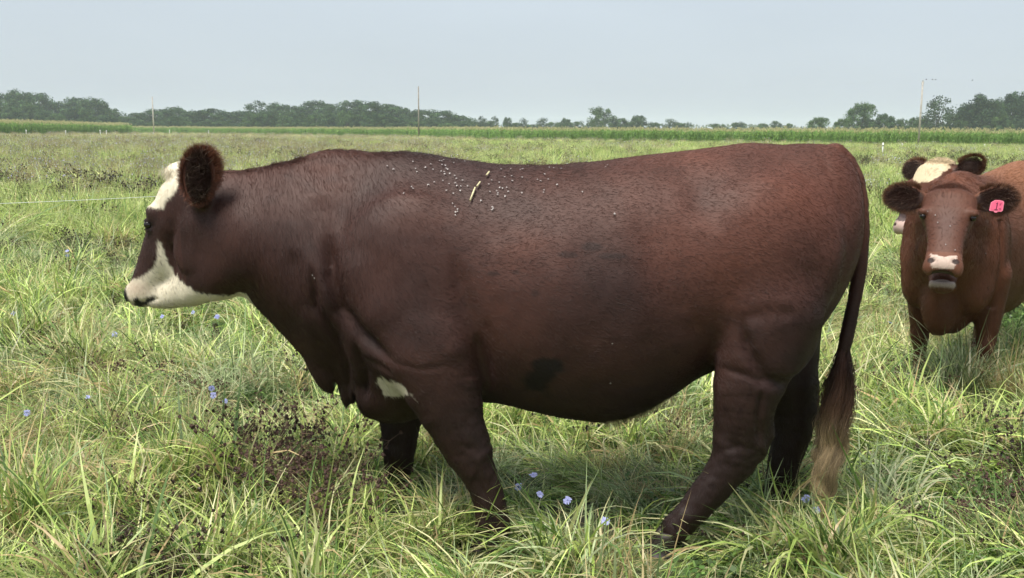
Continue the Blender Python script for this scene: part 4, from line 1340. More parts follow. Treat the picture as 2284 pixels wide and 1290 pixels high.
# ear hair: fringe round the rim and long pale hairs inside
rg = np.random.default_rng(12)
n = 5200; a = rg.random(n) * 2 * np.pi
Me = np.array(Euler([R(8), R(7), 0]).to_matrix())
el = np.stack([(.056 + .010 * np.sin(a)) * np.cos(a) + .006 * np.sin(a), np.full(n, -.006) + rg.normal(size=n) * .007, .088 * np.sin(a) + .004], 1)
ok = el[:, 2] > -.085; el = el[ok]; a = a[ok]
rd = np.stack([np.cos(a) * .9, rg.normal(size=len(a)) * .35 - .1, np.sin(a)], 1)
sweepd = np.array([.45, -.1, .25])
dd = rd + sweepd + rg.normal(size=rd.shape) * .25; dd /= np.linalg.norm(dd, axis=1, keepdims=True)
cc = np.where(rg.random(len(a))[:, None] < .35, [[.24, .085, .045]], [[.10, .038, .024]]) * (1 + .3 * rg.normal(size=(len(a), 1)))
hair_obj('ear_fringe', ear_c + el @ Me.T, dd @ Me.T, (.022 + .018 * rg.random(len(a))) * (.75 + .45 * np.sin(a + .5).clip(0, 1)), M_HAIR, rad=.0005, segs=3, col=np.clip(cc, .005, .9), parent=cowA, curl=.10, droop=.15)
n = 3600; rr = np.sqrt(rg.random(n)); a = rg.random(n) * 2 * np.pi
el = np.stack([.044 * rr * np.cos(a), -.004 - .018 * (rr ** 2), .085 * rr * np.sin(a)], 1)
dd = np.stack([-.5 * np.cos(a) * rr + .2, np.full(n, -.35), .5 + .2 * rg.normal(size=n)], 1) + rg.normal(size=(n, 3)) * .3
dd /= np.linalg.norm(dd, axis=1, keepdims=True)
cc = np.where(rg.random(n)[:, None] < .06, [[.36, .27, .21]], [[.040, .018, .013]])
hair_obj('ear_hair', ear_c + el @ Me.T, dd @ Me.T, .03 + .035 * rg.random(n), M_HAIR, rad=.0005, segs=4, col=cc * (1 + .3 * rg.normal(size=(n, 1))).clip(.4, 2), parent=cowA, curl=.12, droop=-.05)

# tail switch: long wavy hair, brown at the top, blond at the end
def switch(parent, root, n, L, spread, seed=21):
    rg = np.random.default_rng(seed)
    k = 16
    nl = 26                                   # locks
    lock = rg.integers(0, nl, n)
    loff = rg.normal(size=(nl, 2)) * spread; lph = rg.random(nl) * 6.28; lfr = 2.2 + rg.random(nl) * 1.4; lam = .005 + .012 * rg.random(nl)
    llen = L * (.52 + .54 * rg.random(nl))
    t = np.linspace(0, 1, k)
    P = np.zeros((n, k, 3)); C = np.zeros((n, k, 3))
    a = rg.random(n) * 6.28
    env = np.interp(t, [0, .12, .3, .6, .85, 1], [.6, 1.1, 1.4, 1.15, .85, .6])
    jit = rg.normal(size=(n, 2)) * .0062
    up = rg.random(n) * .16
    for j in range(k):
        z = -(up + t[j] * (llen[lock] - up))
        w = lam[lock] * np.sin(lfr[lock] * 6.28 * t[j] + lph[lock]) * min(1, t[j] * 2.5)
        P[:, j, 0] = root[0] - .055 * t[j] ** 1.1 + (loff[lock, 0] + jit[:, 0] * (1 + t[j])) * env[j] + w + .004 * np.sin(a + 14 * t[j])
        P[:, j, 1] = root[1] + (loff[lock, 1] + jit[:, 1]) * env[j] * .8 + w * .5
        P[:, j, 2] = root[2] + z
        f = np.clip((-z) / L, 0, 1)[:, None]
        c0 = np.array([.045, .019, .012]); c1 = np.array([.12, .062, .034]); c2 = np.array([.58, .43, .26])
        cc = c0 * (1 - smoothstep(0.1, .4, f)) + c1 * smoothstep(0.1, .4, f)
        cc = cc * (1 - smoothstep(.30, .62, f)) + c2 * smoothstep(.30, .62, f)
        C[:, j] = cc * (1 + .48 * ((lock * 37 % 11) / 5.5 - 1))[:, None]
    C *= (1 + .25 * rg.normal(size=(n, 1, 1)))
    hc = bpy.data.hair_curves.new('tail_hair'); hc.add_curves([k] * n)
    hc.attributes['position'].data.foreach_set('vector', P.astype(np.float32).ravel())
    ra = hc.attributes.new('radius', 'FLOAT', 'POINT'); ra.data.foreach_set('value', np.tile(np.linspace(.0007, .0003, k), n).astype(np.float32))
    c4 = np.ones((n, k, 4), np.float32); c4[..., :3] = np.clip(C, .005, .9)
    ca = hc.attributes.new('Col', 'FLOAT_COLOR', 'POINT'); ca.data.foreach_set('color', c4.ravel())
    hc.materials.append(M_HAIR)
    return link(bpy.data.objects.new('tail_hair', hc), parent)
tx, tz = A(1881, 775)
switch(cowA, (tx, -.005, tz), 5200, S(425), .0145)
rg = np.random.default_rng(71); n = 2600
ph = np.stack([rg.normal(size=n) * .014, rg.normal(size=n) * .032, rg.normal(size=n) * .013], 1)
u0, w0_ = hp(402, 384); rt = HFR.back(ph * [1, 1, 1] + np.array([u0, 0, w0_]))
td = HFR.vec(np.stack([.15 + rg.normal(size=n) * .4, rg.normal(size=n) * .5, -.7 + rg.normal(size=n) * .4], 1)); td /= np.linalg.norm(td, axis=1, keepdims=True)
hair_obj('poll_tuft', rt, td, .020 + .010 * rg.random(n), M_HAIR, rad=.0006, segs=4, col=np.array([.62, .55, .42]) * (1 + .18 * rg.normal(size=(n, 1))).clip(.5, 1.4), parent=cowA, curl=.35, droop=.3)
# navel tuft
nvx, nvz = A(1400, 925)
rg = np.random.default_rng(8); n = 1400
rt = np.stack([nvx + rg.uniform(-.11, .17, n), rg.normal(size=n) * .03, np.zeros(n)], 1)
qx = to_px(np.stack([rt[:, 0], np.full(n, YA), np.full(n, .6)], 1))[0]
rt[:, 2] = -.004 + np.interp(qx, [1300, 1340, 1400, 1450, 1500, 1560], [A(1300, 922)[1], A(1340, 924)[1], A(1400, 915)[1], A(1450, 893)[1], A(1500, 862)[1], A(1560, 828)[1]])
dd = np.tile([.35, 0, -1.0], (n, 1)) + rg.normal(size=(n, 3)) * .3; dd /= np.linalg.norm(dd, axis=1, keepdims=True)
cc = np.where(rg.random(n)[:, None] < .7, [[.26, .19, .13]], [[.05, .022, .015]])
hair_obj('belly_hair', rt, dd, .034 + .022 * rg.random(n), M_HAIR, rad=.0007, col=cc * 1.6, parent=cowA, curl=.15)
# mane waves and ridge hair on the topline
rg = np.random.default_rng(9); n = 9000
xx = rg.uniform(0, 1, n); pxx = 500 + xx * 900  # along the crest
topl = np.interp(pxx, [500, 550, 600, 650, 700, 740, 765, 800, 850, 900, 950, 1000, 1050, 1100, 1200, 1300, 1400], [380, 379, 368, 355, 348, 345, 345, 345, 341, 340, 346, 356, 363, 369, 371, 365, 353])
rt = np.array([[A(a_, b_ + 5)[0], 0, A(a_, b_ + 5)[1]] for a_, b_ in zip(pxx, topl)])
rt[:, 1] = rg.normal(size=n) * .018
dd = np.stack([.55 + .5 * np.sin(pxx * .11) + rg.normal(size=n) * .3, -.2 + rg.normal(size=n) * .5, .55 + rg.normal(size=n) * .25], 1); dd /= np.linalg.norm(dd, axis=1, keepdims=True)
cc = np.array([.055, .022, .014]) * (1 + .5 * vnoise(rt, 12, 3, 2) + .25 * rg.normal(size=n))[:, None]
cc[(pxx > 720) & (pxx < 800)] *= [2.2, 1.6, 1.4]
hair_obj('mane', rt, dd, (.016 + .014 * rg.random(n)) * np.interp(pxx, [500, 640, 760, 900, 1120, 1180, 1260, 1400], [.5, .8, .9, .7, .6, 1.1, .6, .4]), M_HAIR, rad=.0005, segs=3, col=np.clip(cc, .004, .6), parent=cowA, curl=.12, droop=.5)
from mathutils.bvhtree import BVHTree
# ------------------------------------------------------------------ the two cows behind, facing the camera
HU0 = [(u, w, r) for (u, w, r, _, _) in HEAD_UP]
HJ0 = [(u, w, r) for (u, w, r, _, _) in HEAD_JAW]
TORSO = (np.array(Xt), np.array(Tt), np.array(Bt), along(wt))
M_GUM = simple_mat('mouth_flesh', (.20, .15, .13), rough=.35, noise=.2, scale=60)

def generic_cow(base, rz, sc, res, head_px, headY, head_yaw, head_pitch, head_roll, hsc, colour, label, open_jaw, nfur, seed, ears, furlen=.018, tail=True):
    rzr = R(rz); c_, s_ = math.cos(rzr), math.sin(rzr)
    base = np.array([base[0], base[1], 0.0])
    def W2L(p):
        d = np.asarray(p) - base; return np.stack([d[..., 0] * c_ + d[..., 1] * s_, -d[..., 0] * s_ + d[..., 1] * c_, d[..., 2]], -1)
    def L2W(p):
        return np.stack([p[..., 0] * c_ - p[..., 1] * s_, p[..., 0] * s_ + p[..., 1] * c_, p[..., 2]], -1) + base
    ho = W2L(atY(*head_px, headY))
    fr = Frame(ho, yaw=head_yaw, pitch=head_pitch, roll=head_roll, sc=hsc)
    F = Field((min(-1.25 * sc, ho[0] - .42), min(-.46, ho[1] - .42), -.02), (1.30 * sc, max(.46, ho[1] + .42), 1.62 * sc), res)
    # trunk
    x, T, B, w = TORSO
    sweep(F, x * sc, T * sc, B * sc, w * sc * .92, TT, TB, n=2.25, k=.03)
    # shoulders, neck, brisket
    for sg in (-1, 1):
        ellip(F, (-.42 * sc, sg * .20 * sc, .95 * sc), (.19 * sc, .10 * sc, .30 * sc), None, .06)
        ellip(F, (.92 * sc, sg * .19 * sc, .92 * sc), (.24 * sc, .11 * sc, .30 * sc), None, .06)
        ellip(F, (-.52 * sc, sg * .15 * sc, .72 * sc), (.12 * sc, .11 * sc, .15 * sc), None, .05)
    sh = np.array([-.45 * sc, 0, 1.10 * sc]); sh2 = np.array([-.52 * sc, 0, .88 * sc])
    hb = fr.back([(-.06, 0, .00)])[0]; hb2 = fr.back([(-.03, 0, -.12)])[0]
    cap3(F, [(*sh, .27 * sc), (*(sh * .45 + hb * .55), .20 * sc), (*hb, .115 * hsc)], .05)
    cap3(F, [(*sh2, .25 * sc), (*(sh2 * .5 + hb2 * .5), .17 * sc), (*hb2, .095 * hsc)], .05)
    ellip(F, (-.60 * sc, 0, .60 * sc), (.12 * sc, .10 * sc, .15 * sc), None, .05)
    cap3(F, [(*(hb2 * .6 + sh2 * .4 - np.array([0, 0, .10])), .05), (-.66 * sc, 0, .66 * sc, .07), (-.62 * sc, 0, .52 * sc, .05)], .06, fl=.7)
    # legs
    feet = []
    for sg, dx in ((-1, .0), (1, .05)):
        y = sg * .205 * sc
        cap3(F, [(-.36 * sc, y, .80 * sc, .120 * sc), (-.34 * sc, y, .60 * sc, .088 * sc), (-.34 * sc + dx * .3, y, .42 * sc, .060 * sc), (-.35 * sc + dx * .5, y, .36 * sc, .056 * sc),
                 (-.34 * sc + dx * .8, y, .26 * sc, .038 * sc), (-.34 * sc + dx, y, .13 * sc, .038 * sc), (-.355 * sc + dx, y, .075 * sc, .044 * sc)], .03)
        feet.append((-.37 * sc + dx, y, 0))
        cap3(F, [(.92 * sc, y, .75 * sc, .13 * sc), (.96 * sc, y, .58 * sc, .085 * sc), (1.02 * sc - dx, y, .45 * sc, .055 * sc), (1.0 * sc - dx, y, .28 * sc, .040 * sc),
                 (.97 * sc - dx, y, .13 * sc, .040 * sc), (.94 * sc - dx, y, .075 * sc, .045 * sc)], .03)
        feet.append((.92 * sc - dx, y, 0))
    if tail:
        cap3(F, [(1.20 * sc, 0, 1.36 * sc, .035), (1.30 * sc, 0, 1.2 * sc, .027), (1.30 * sc, 0, .8 * sc, .02), (1.27 * sc, 0, .6 * sc, .014)], .02)
    # head: broad forehead, flat face, square muzzle
    wu = (.126, .145, .146, .112, .092, .094, .095)
    chain(F, [(u, w_, r, wu[i], 0) for i, (u, w_, r) in enumerate(HU0)], fr, k=.02, n=2.6)
    wj = (.095, .092, .080, .068, .064)
    c0 = np.array([HJ0[0][0], HJ0[0][1]]); a = R(open_jaw); J = []
    for i, (u, w_, r) in enumerate(HJ0):
        d = np.array([u, w_]) - c0
        J.append((c0[0] + d[0] * math.cos(a) - d[1] * math.sin(a) * -1, c0[1] + d[1] * math.cos(a) - d[0] * math.sin(a), r, wj[i], 0))
    chain(F, J, fr, k=.02, n=2.4)
    mu, mw = HU0[-1][0], HU0[-1][1]
    ellip(F, (HU0[0][0] - .01, 0, HU0[0][1] + .065), (.06, .075, .040), fr, .03)          # poll
    ellip(F, (mu + .018, 0, mw - .010), (.040, .082, .052), fr, .02)                        # nose pad
    for sg in (-1, 1):
        ellip(F, (mu + .006, sg * .068, mw - .030), (.036, .034, .044), fr, .015)           # upper lips
        ellip(F, (mu + .062, sg * .058, mw + .010), (.026, .017, .013), fr, .008, 'c', (0, 0, sg * 30))     # nostrils
        ellip(F, (EYE[0][0] + .004, sg * .128, EYE[0][2] + .028), (.034, .032, .022), fr, .02)
        ellip(F, (EYE[0][0] + .010, sg * .150, EYE[0][2]), (.026, .022, .018), fr, .010, 'c')
        ellip(F, (EYE[0][0] + .010, sg * .134, EYE[0][2] + .015), (.028, .026, .010), fr, .008)
    if open_jaw:
        ellip(F, (mu + .030, 0, mw - .068), (.055, .060, .017), fr, .008, 'c')
        lj = J[-1]
        ellip(F, (lj[0] + .012, 0, lj[1] + .008), (.040, .070, .026), fr, .012)
        ellip(F, (lj[0] + .012, 0, lj[1] + .036), (.044, .056, .026), fr, .006, 'c')
    earf = []
    for sg, (ea, ey, el) in zip((-1, 1), ears):
        c = np.array([HU0[0][0] + .005, sg * (.128 + el * .9), HU0[0][1] + .012 + ea * .10])
        rot = (sg * ea * 60, 0, -sg * ey)
        ellip(F, c, (.026, el, .074), fr, .012, 'u', rot)
        ellip(F, c + np.array([0, sg * el * .55, 0.]), (.018, el * .50, .045), fr, .02, 'u', rot)
        if res < .01: ellip(F, c + [.032 if res < .01 else .042, sg * .006, -.002], (.024, el * .82, .056), fr, .008, 'c', rot)
        ellip(F, (HU0[0][0], sg * .125, HU0[0][1] + .006), (.034, .05, .036), fr, .02)
        earf.append((c, rot, el))
    v, q = F.mesh(); del F.D
    v = relax(v, q, 2, .5); nn = vnormals(v, q)
    v = v + nn * (vnoise(v, 6, seed, 3) * .005)[:, None]
    # crease between neck and shoulder, folds of the brisket
    d = np.abs(v[:, 0] + .50 * sc + (v[:, 2] - 1.0) * .12)
    v = v - nn * (.014 * np.exp(-(d / .022) ** 2) * smoothstep(.10, .18, np.abs(v[:, 1])) * (v[:, 2] < 1.15 * sc) * (v[:, 2] > .6 * sc))[:, None]
    nn = vnormals(v, q)
    LJ[:] = [J[-1][0], J[-1][1]]
    col = lambda P: colour(P, fr, earf, sc, (mu, mw))
    e_ = empty('cow', tuple(base), rzr)
    tag(e_, label, 'cow')
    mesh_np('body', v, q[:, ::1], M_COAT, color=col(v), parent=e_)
    for (fx_, fy_, _) in feet:
        wp = L2W(np.array([fx_, fy_, 0.])); KEEP_OUT.append((wp[0], wp[1], .10))
    make_hooves(e_, feet, 0, .92)
    for sg in (-1, 1):
        c = fr.back([(EYE[0][0] + .010, sg * .129, EYE[0][2])])[0]
        ball('eye', c, .0180 * hsc, M_EYE, e_)
    def dirf(P, N):
        hq_ = fr.pts(P)
        d = np.tile([1.0, 0, -.5], (len(P), 1))
        low = (1 - smoothstep(.35 * sc, .62 * sc, P[:, 2]))[:, None]
        d = d * (1 - low) + np.array([.1, 0, -1]) * low
        front = smoothstep(-.35 * sc, -.62 * sc, P[:, 0])[:, None]
        d = d * (1 - front) + np.array([.1, 0, -1]) * front
        hd_ = ((hq_[:, 0] > -.02) & (np.abs(hq_[:, 1]) < .16))[:, None]
        cen = np.stack([hq_[:, 0] * 0 - .2, hq_[:, 1] * 2.5, (hq_[:, 2] + .05) * 3.5], 1)
        d = np.where(hd_, fr.vec(cen), d)
        isE = (np.abs(hq_[:, 1]) > .16)[:, None] & (np.abs(hq_[:, 0]) < .10)[:, None] & (np.abs(hq_[:, 2] - .07)[:, None] < .14)
        d = np.where(isE, fr.vec(np.stack([hq_[:, 0] * 0, np.sign(hq_[:, 1]), hq_[:, 0] * 0 - .1], 1)), d)
        d[:, 2] += vnoise(P, 12, 37, 2) * .5
        d = d - N * (d * N).sum(1, keepdims=True)
        return d / (np.linalg.norm(d, axis=1, keepdims=True) + 1e-9)
    def lenf(P, N):
        hq_ = fr.pts(P); L = np.full(len(P), furlen)
        L = np.where(hq_[:, 0] > .02, furlen * .55, L)
        L = np.where((hq_[:, 0] > .0) & (hq_[:, 2] > .05) & (np.abs(hq_[:, 1]) < .1), furlen * 1.3, L)
        return L
    fur(e_, v, q, nn, col, dirf, nfur, lenf, .0008, seed=seed)
    for (c, rot, el) in earf:                  # long hair inside the ear
        rg = np.random.default_rng(seed + 3 + (c[1] > 0)); n = 2600; rr = np.sqrt(rg.random(n)); a = rg.random(n) * 6.283
        sg = np.sign(c[1]); M = np.array(Euler([R(t) for t in rot]).to_matrix())
        p = np.stack([.004 + .010 * rr ** 2, el * .85 * rr * np.cos(a), .058 * rr * np.sin(a)], 1)
        d = np.stack([.35 + rg.normal(size=n) * .2, sg * .9 + rg.normal(size=n) * .35, -.15 + np.sin(a) * .5 * rr + rg.normal(size=n) * .3], 1); d /= np.linalg.norm(d, axis=1, keepdims=True)
        cc = np.where(rg.random(n)[:, None] < .05, [[.30, .20, .14]], [[.038, .016, .011]]) * (1 + .35 * rg.normal(size=(n, 1))).clip(.3, 2)
        hair_obj('ear_hair', fr.back(c + p @ M.T), fr.vec(d @ M.T), .03 + .025 * rg.random(n), M_HAIR, rad=.0007, segs=3, col=cc, parent=e_, curl=.15, droop=.2)
    # curly poll tuft
    rg = np.random.default_rng(seed + 9); n = 3500
    pq = np.stack([HU0[0][0] + .02 + .03 * rg.normal(size=n), rg.normal(size=n) * .055, np.full(n, HU0[0][1] + .06)], 1)
    tb_ = BVHTree.FromPolygons([tuple(p) for p in v.tolist()], [tuple(f_) for f_ in q.tolist()])
    rr_ = []; dd_ = []
    for p_ in fr.back(pq):
        h_ = tb_.find_nearest(Vector(p_)); rr_.append(h_[0]); dd_.append(h_[1])
    rr_ = np.array(rr_); dd_ = np.array(dd_); dd_ *= np.sign((dd_ * (rr_ - fr.o)).sum(1, keepdims=True))
    td = dd_ * .5 + fr.vec(np.tile([.35, 0, -.3], (n, 1))) + rg.normal(size=(n, 3)) * .5; td /= np.linalg.norm(td, axis=1, keepdims=True)
    hair_obj('poll_tuft', rr_, td, .014 + .012 * rg.random(n), M_HAIR, rad=.0007, segs=4, col=col(rr_) * (1 + .3 * rg.normal(size=(n, 1))).clip(.4, 2), parent=e_, curl=.35, droop=.4)
    # ear fringe
    for (c, rot, el) in earf:
        rg = np.random.default_rng(seed + int(100 * abs(c[1])) + (c[1] > 0)); n = 3200; a = rg.random(n) * 6.283
        sg = np.sign(c[1]); M = np.array(Euler([R(t) for t in rot]).to_matrix())
        p = np.stack([rg.normal(size=n) * .006, el * .96 * np.cos(a),   .070 * np.sin(a)], 1)
        ok = p[:, 1] * sg > -el * .6; p = p[ok]; a = a[ok]
        d = np.stack([.25 + rg.normal(size=len(a)) * .4, np.cos(a) + sg * .5, np.sin(a) * 1.0 - .15], 1) + rg.normal(size=(len(a), 3)) * .2
        d /= np.linalg.norm(d, axis=1, keepdims=True)
        P = fr.back(c + p @ M.T); D = fr.vec(d @ M.T)
        cc = np.where(rg.random(len(a))[:, None] < .5, [[.22, .10, .05]], [[.07, .03, .018]])
        hair_obj('ear_fringe', P, D, .024 + .016 * rg.random(len(a)), M_HAIR, rad=.0007, segs=3, col=cc, parent=e_, curl=.1, droop=.15)
    return e_, fr, L2W, (mu, mw), earf, J, W2L

LJ = [0, 0]
def mixc(c, t, k):
    return c * (1 - t[:, None]) + np.array(k) * t[:, None]
def ear_in(hq, earf):
    t = np.zeros(len(hq)); e_any = np.zeros(len(hq), bool)
    for (c, rot, el) in earf:
        M = np.array(Euler([R(t_) for t_ in rot]).to_matrix()); p = (hq - c) @ M
        rr = np.hypot(p[:, 1] / (el * .88), p[:, 2] / .056)
        near_ = (np.abs(p[:, 0]) < .05) & (rr < 1.6)
        t = np.maximum(t, (1 - smoothstep(.8, 1.05, rr)) * near_ * (p[:, 0] > -.012)); e_any |= near_
    return t, e_any
def colB(P, fr, earf, sc, m):
    hq = fr.pts(P); n1 = vnoise(P, 4, 3, 3); n2 = vnoise(P, 22, 5, 2)
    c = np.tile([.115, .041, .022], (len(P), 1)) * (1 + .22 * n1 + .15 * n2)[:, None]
    t = smoothstep(-.35, .5, P[:, 0]) * smoothstep(.7, 1.15, P[:, 2]); c = mixc(c, .85 * t, (.27, .115, .055))  # lit orange of the upper back and rear, painted into the coat
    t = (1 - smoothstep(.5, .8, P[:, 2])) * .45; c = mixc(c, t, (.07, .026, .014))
    face = smoothstep(-.02, .04, hq[:, 0]) * (np.abs(hq[:, 1]) < .17); c = mixc(c, .55 * face, (.082, .033, .021))
    tf = np.exp(-((hq[:, 1] / .07) ** 2 + ((hq[:, 2] + .10) / .10) ** 2)) * face; c = mixc(c, .5 * tf, (.060, .030, .026))
    mu, mw = m
    mz = smoothstep(mu - .05, mu - .01, hq[:, 0]) * (hq[:, 2] < mw + .06); c = mixc(c, .6 * mz * face, (.17, .070, .042))
    pad = (np.abs(hq[:, 1]) < .060 + .12 * (hq[:, 2] - mw + .01)) & (hq[:, 2] > mw - .034) & (hq[:, 2] < mw + .030 + .25 * np.abs(hq[:, 1])) & (hq[:, 0] > mu + .02)
    c = mixc(c, pad * 1.0, (.52, .40, .34))
    nos = np.sqrt(((np.abs(hq[:, 1]) - .062) / .020) ** 2 + ((hq[:, 2] - mw - .008) / .015) ** 2)
    c = mixc(c, (1 - smoothstep(.8, 1.15, nos)) * (hq[:, 0] > mu), (.03, .015, .012))
    dl = np.sqrt(((hq[:, 0] - LJ[0] - .02) / .055) ** 2 + (hq[:, 1] / .078) ** 2 + ((hq[:, 2] - LJ[1] + .004) / .042) ** 2)
    lipz = (1 - smoothstep(.90, 1.15, dl + .15 * n2)) * smoothstep(LJ[1] - .020, LJ[1] - .004, hq[:, 2])
    c = mixc(c, lipz * .9, (.40, .32, .28))
    ins = (np.sqrt(((hq[:, 0] - mu - .02) / .06) ** 2 + (hq[:, 1] / .056) ** 2 + ((hq[:, 2] - (mw - .050 + LJ[1] + .034) / 2) / .030) ** 2) < 1.0)
    c = mixc(c, ins * .95, (.035, .018, .016))
    t, e_any = ear_in(hq, earf)
    c = np.where(e_any[:, None], np.array([.14, .055, .030]), c); c = mixc(c, t * .92, (.022, .011, .009))
    de = np.sqrt((hq[:, 0] - EYE[0][0]) ** 2 + (np.abs(hq[:, 1]) - .138) ** 2 + ((hq[:, 2] - EYE[0][2]) * 1.1) ** 2)
    c = mixc(c, (1 - smoothstep(.020, .034, de)) * .75, (.022, .012, .010))
    return np.clip(c, .005, .9)
def colC(P, fr, earf, sc, m):
    hq = fr.pts(P); n1 = vnoise(P, 4, 13, 3); n2 = vnoise(P, 40, 15, 2)
    c = np.tile([.095, .034, .020], (len(P), 1)) * (1 + .22 * n1)[:, None]
    face = (hq[:, 0] > -.04) & (np.abs(hq[:, 1]) < .19)
    t = face & (hq[:, 2] > -.02 + .03 * n2) & (np.abs(hq[:, 1]) < .125 + .02 * n2) & (hq[:, 2] > .00 + 1.0 * (np.abs(hq[:, 1]) - .085))
    c = mixc(c, t * 1.0, (.60, .49, .33))
    mu, mw = m
    mz = (hq[:, 0] > mu - .10) & (hq[:, 2] < mw + .06 + .01 * n2)
    c = mixc(c, mz * 1.0, (.55, .40, .36))
    dk = (hq[:, 2] > mw + .035) & (hq[:, 2] < mw + .10) & (hq[:, 0] > mu - .10); c = mixc(c, dk * .9, (.05, .035, .035))
    nos = np.sqrt(((np.abs(hq[:, 1]) - .062) / .020) ** 2 + ((hq[:, 2] - mw - .008) / .015) ** 2)
    c = mixc(c, (1 - smoothstep(.8, 1.15, nos)) * (hq[:, 0] > mu), (.04, .02, .018))
    t, e_any = ear_in(hq, earf)
    c = np.where(e_any[:, None], np.array([.10, .042, .026]), c); c = mixc(c, t * .9, (.024, .012, .010))
    return np.clip(c, .005, .9)

cowB, frB, L2WB, muB, earB, JB, W2LB = generic_cow((2.76, 5.84), 48, .915, .0085, (2116, 474), 5.12, -17, 13, 0, .90, colB,
    'red-brown cow facing the camera with open mouth and pink ear tag', 16, FUR_B, 40, ((.05, 12, .112), (.10, 12, .112)))
cowC, frC, L2WC, muC, earC, JC, W2LC = generic_cow((4.0, 8.1), 40, .82, .011, (2096, 402), 6.95, 17, 0, 0, .95, colC,
    'cow with cream forehead and pink muzzle half hidden behind the red-brown cow', 0, FUR_C, 60, ((-.05, 5, .110), (.30, 5, .140)))

# tongue and lower teeth of the calling cow
lj = JB[-1]
tg = frB.back([(lj[0] - .012, 0, lj[1] + .022)])[0]
ball('tongue', tg, .042 * .93, M_GUM, cowB, 20, 10, (1.0, 1.0, .28))
# pink ear tag with its number
M_TAG = simple_mat('pink_plastic', (.80, .13, .24), rough=.4)
M_TAG2 = simple_mat('pink_plastic_rim', (.85, .22, .32), rough=.4)
M_INK = simple_mat('tag_ink', (.13, .02, .05), rough=.6)
tw = W2LB(atY(2223, 460, 4.98))
def plate(name, outline, d0, d1, mat, parent):
    n = len(outline); V = [(x, d0, z) for x, z in outline] + [(x, d1, z) for x, z in outline]
    Fq = [(i, (i + 1) % n, n + (i + 1) % n, n + i) for i in range(n)]
    me = bpy.data.meshes.new(name); me.from_pydata(V, [], Fq + [tuple(range(n))[::-1], tuple(range(n, 2 * n))]); me.materials.append(mat)
    o = bpy.data.objects.new(name, me); return link(o, parent)
tagE = empty('ear_tag', tuple(tw)); tagE.parent = cowB
# face the camera: local -Y of the tag looks along the head
ang = math.atan2(frB.M[0][1], frB.M[0][0]) + math.pi / 2
tagE.scale = (.86, .86, .86)
tagE.rotation_euler = (R(-4), R(4), ang)
o1 = [(-.036, -.026), (-.034, -.031), (-.010, -.032), (-.007, -.038), (.007, -.038), (.010, -.032), (.028, -.030), (.036, -.022), (.036, .026), (.030, .033), (.010, .036), (-.014, .034), (-.033, .018)]
plate('tag_plate', o1, -.0015, .0015, M_TAG2, tagE)
plate('tag_face', [(x * .86, z * .84 + .001) for x, z in o1 if z > -.036], -.0028, -.0016, M_TAG, tagE)
plate('tag_number', [(-.0022, -.018), (.0028, -.018), (.0050, .020), (.0010, .020), (-.0050, .014), (-.0042, .011), (-.0004, .0135)], -.0040, -.0029, M_INK, tagE)
plate('tag_number', [(-.009, -.0222), (.008, -.0222), (.008, -.0182), (-.009, -.0182)], -.0040, -.0029, M_INK, tagE)
for (bx_, bz_, w_, h_) in ((.014, .012, .006, .003), (.020, .012, .002, .010), (.014, .006, .006, .002), (.0165, -.012, .007, .0018), (.0165, -.018, .007, .0018), (.0135, -.0168, .0016, .0052), (.0215, -.0168, .0016, .0052)):
    plate('tag_mark', [(bx_, bz_), (bx_ + w_, bz_), (bx_ + w_, bz_ + h_), (bx_, bz_ + h_)], -.0038, -.0029, M_INK, tagE)
cyl('tag_pin', (0, -.004, .030), (0, .02, .030), .004, .004, M_TAG2, tagE, 8)
# ------------------------------------------------------------------ small things: flies, straw, flowers, dry weeds, tussocks
from mathutils.bvhtree import BVHTree
bvhA = BVHTree.FromPolygons([tuple(p) for p in vA], [tuple(int(i) for i in f) for f in qA], all_triangles=False)
def on_cow(px, py):
    o = Vector((0, 0, CAM_H)) - Vector(OA); d = Vector(ray(px, py)).normalized()
    h = bvhA.ray_cast(o, d)
    if h[0] is None: return None
    nrm = h[1].normalized()
    if nrm.dot(d) > 0: nrm = -nrm
    return h[0] + Vector(OA), nrm
M_FLY = simple_mat('fly_body', (.06, .05, .05), rough=.4)
M_WING = simple_mat('fly_wing', (.33, .29, .28), rough=.35, spec=.6)
def fly_mesh():
    V, Fq, mi = [], [], []
    m = 6
    for (x, r, z) in ((-.0036, .0006, .0018), (-.0018, .0016, .0018), (.0006, .0018, .0020), (.0022, .0011, .0020), (.0034, .0013, .0020), (.0042, .0004, .0018)):
        for i in range(m):
            a = 6.283 * i / m; V.append((x, r * math.cos(a), z + r * math.sin(a)))
    for j in range(5):
        for i in range(m): Fq.append((j * m + i, j * m + (i + 1) % m, (j + 1) * m + (i + 1) % m, (j + 1) * m + i)); mi.append(0)
    for sg in (-1, 1):
        b0 = len(V); V += [(.0016, sg * .0006, .0040), (-.0010, sg * .0034, .0036), (-.0056, sg * .0040, .0030), (-.0044, sg * .0008, .0040)]
        Fq.append((b0, b0 + 1, b0 + 2, b0 + 3)); mi.append(1)
    o = mesh_np('fly', V, np.array(Fq), None, mats=[M_FLY, M_WING], midx=mi, linkit=False)
    return o.data
FLY = fly_mesh()
def put_fly(px, py, hit, lab, grp, s=1.15):
    r = hit(px, py)
    if r is None: return
    p, nrm = r
    o = link(bpy.data.objects.new('fly', FLY)); o.location = p + nrm * .004
    q = nrm.to_track_quat('Z', 'Y'); e_ = q.to_matrix().to_4x4() @ Matrix.Rotation(rs.random() * 6.28, 4, 'Z')
    o.rotation_euler = e_.to_euler(); o.scale = (s * (.55 + .25 * rs.random()),) * 3
    tag(o, lab, 'fly', grp)
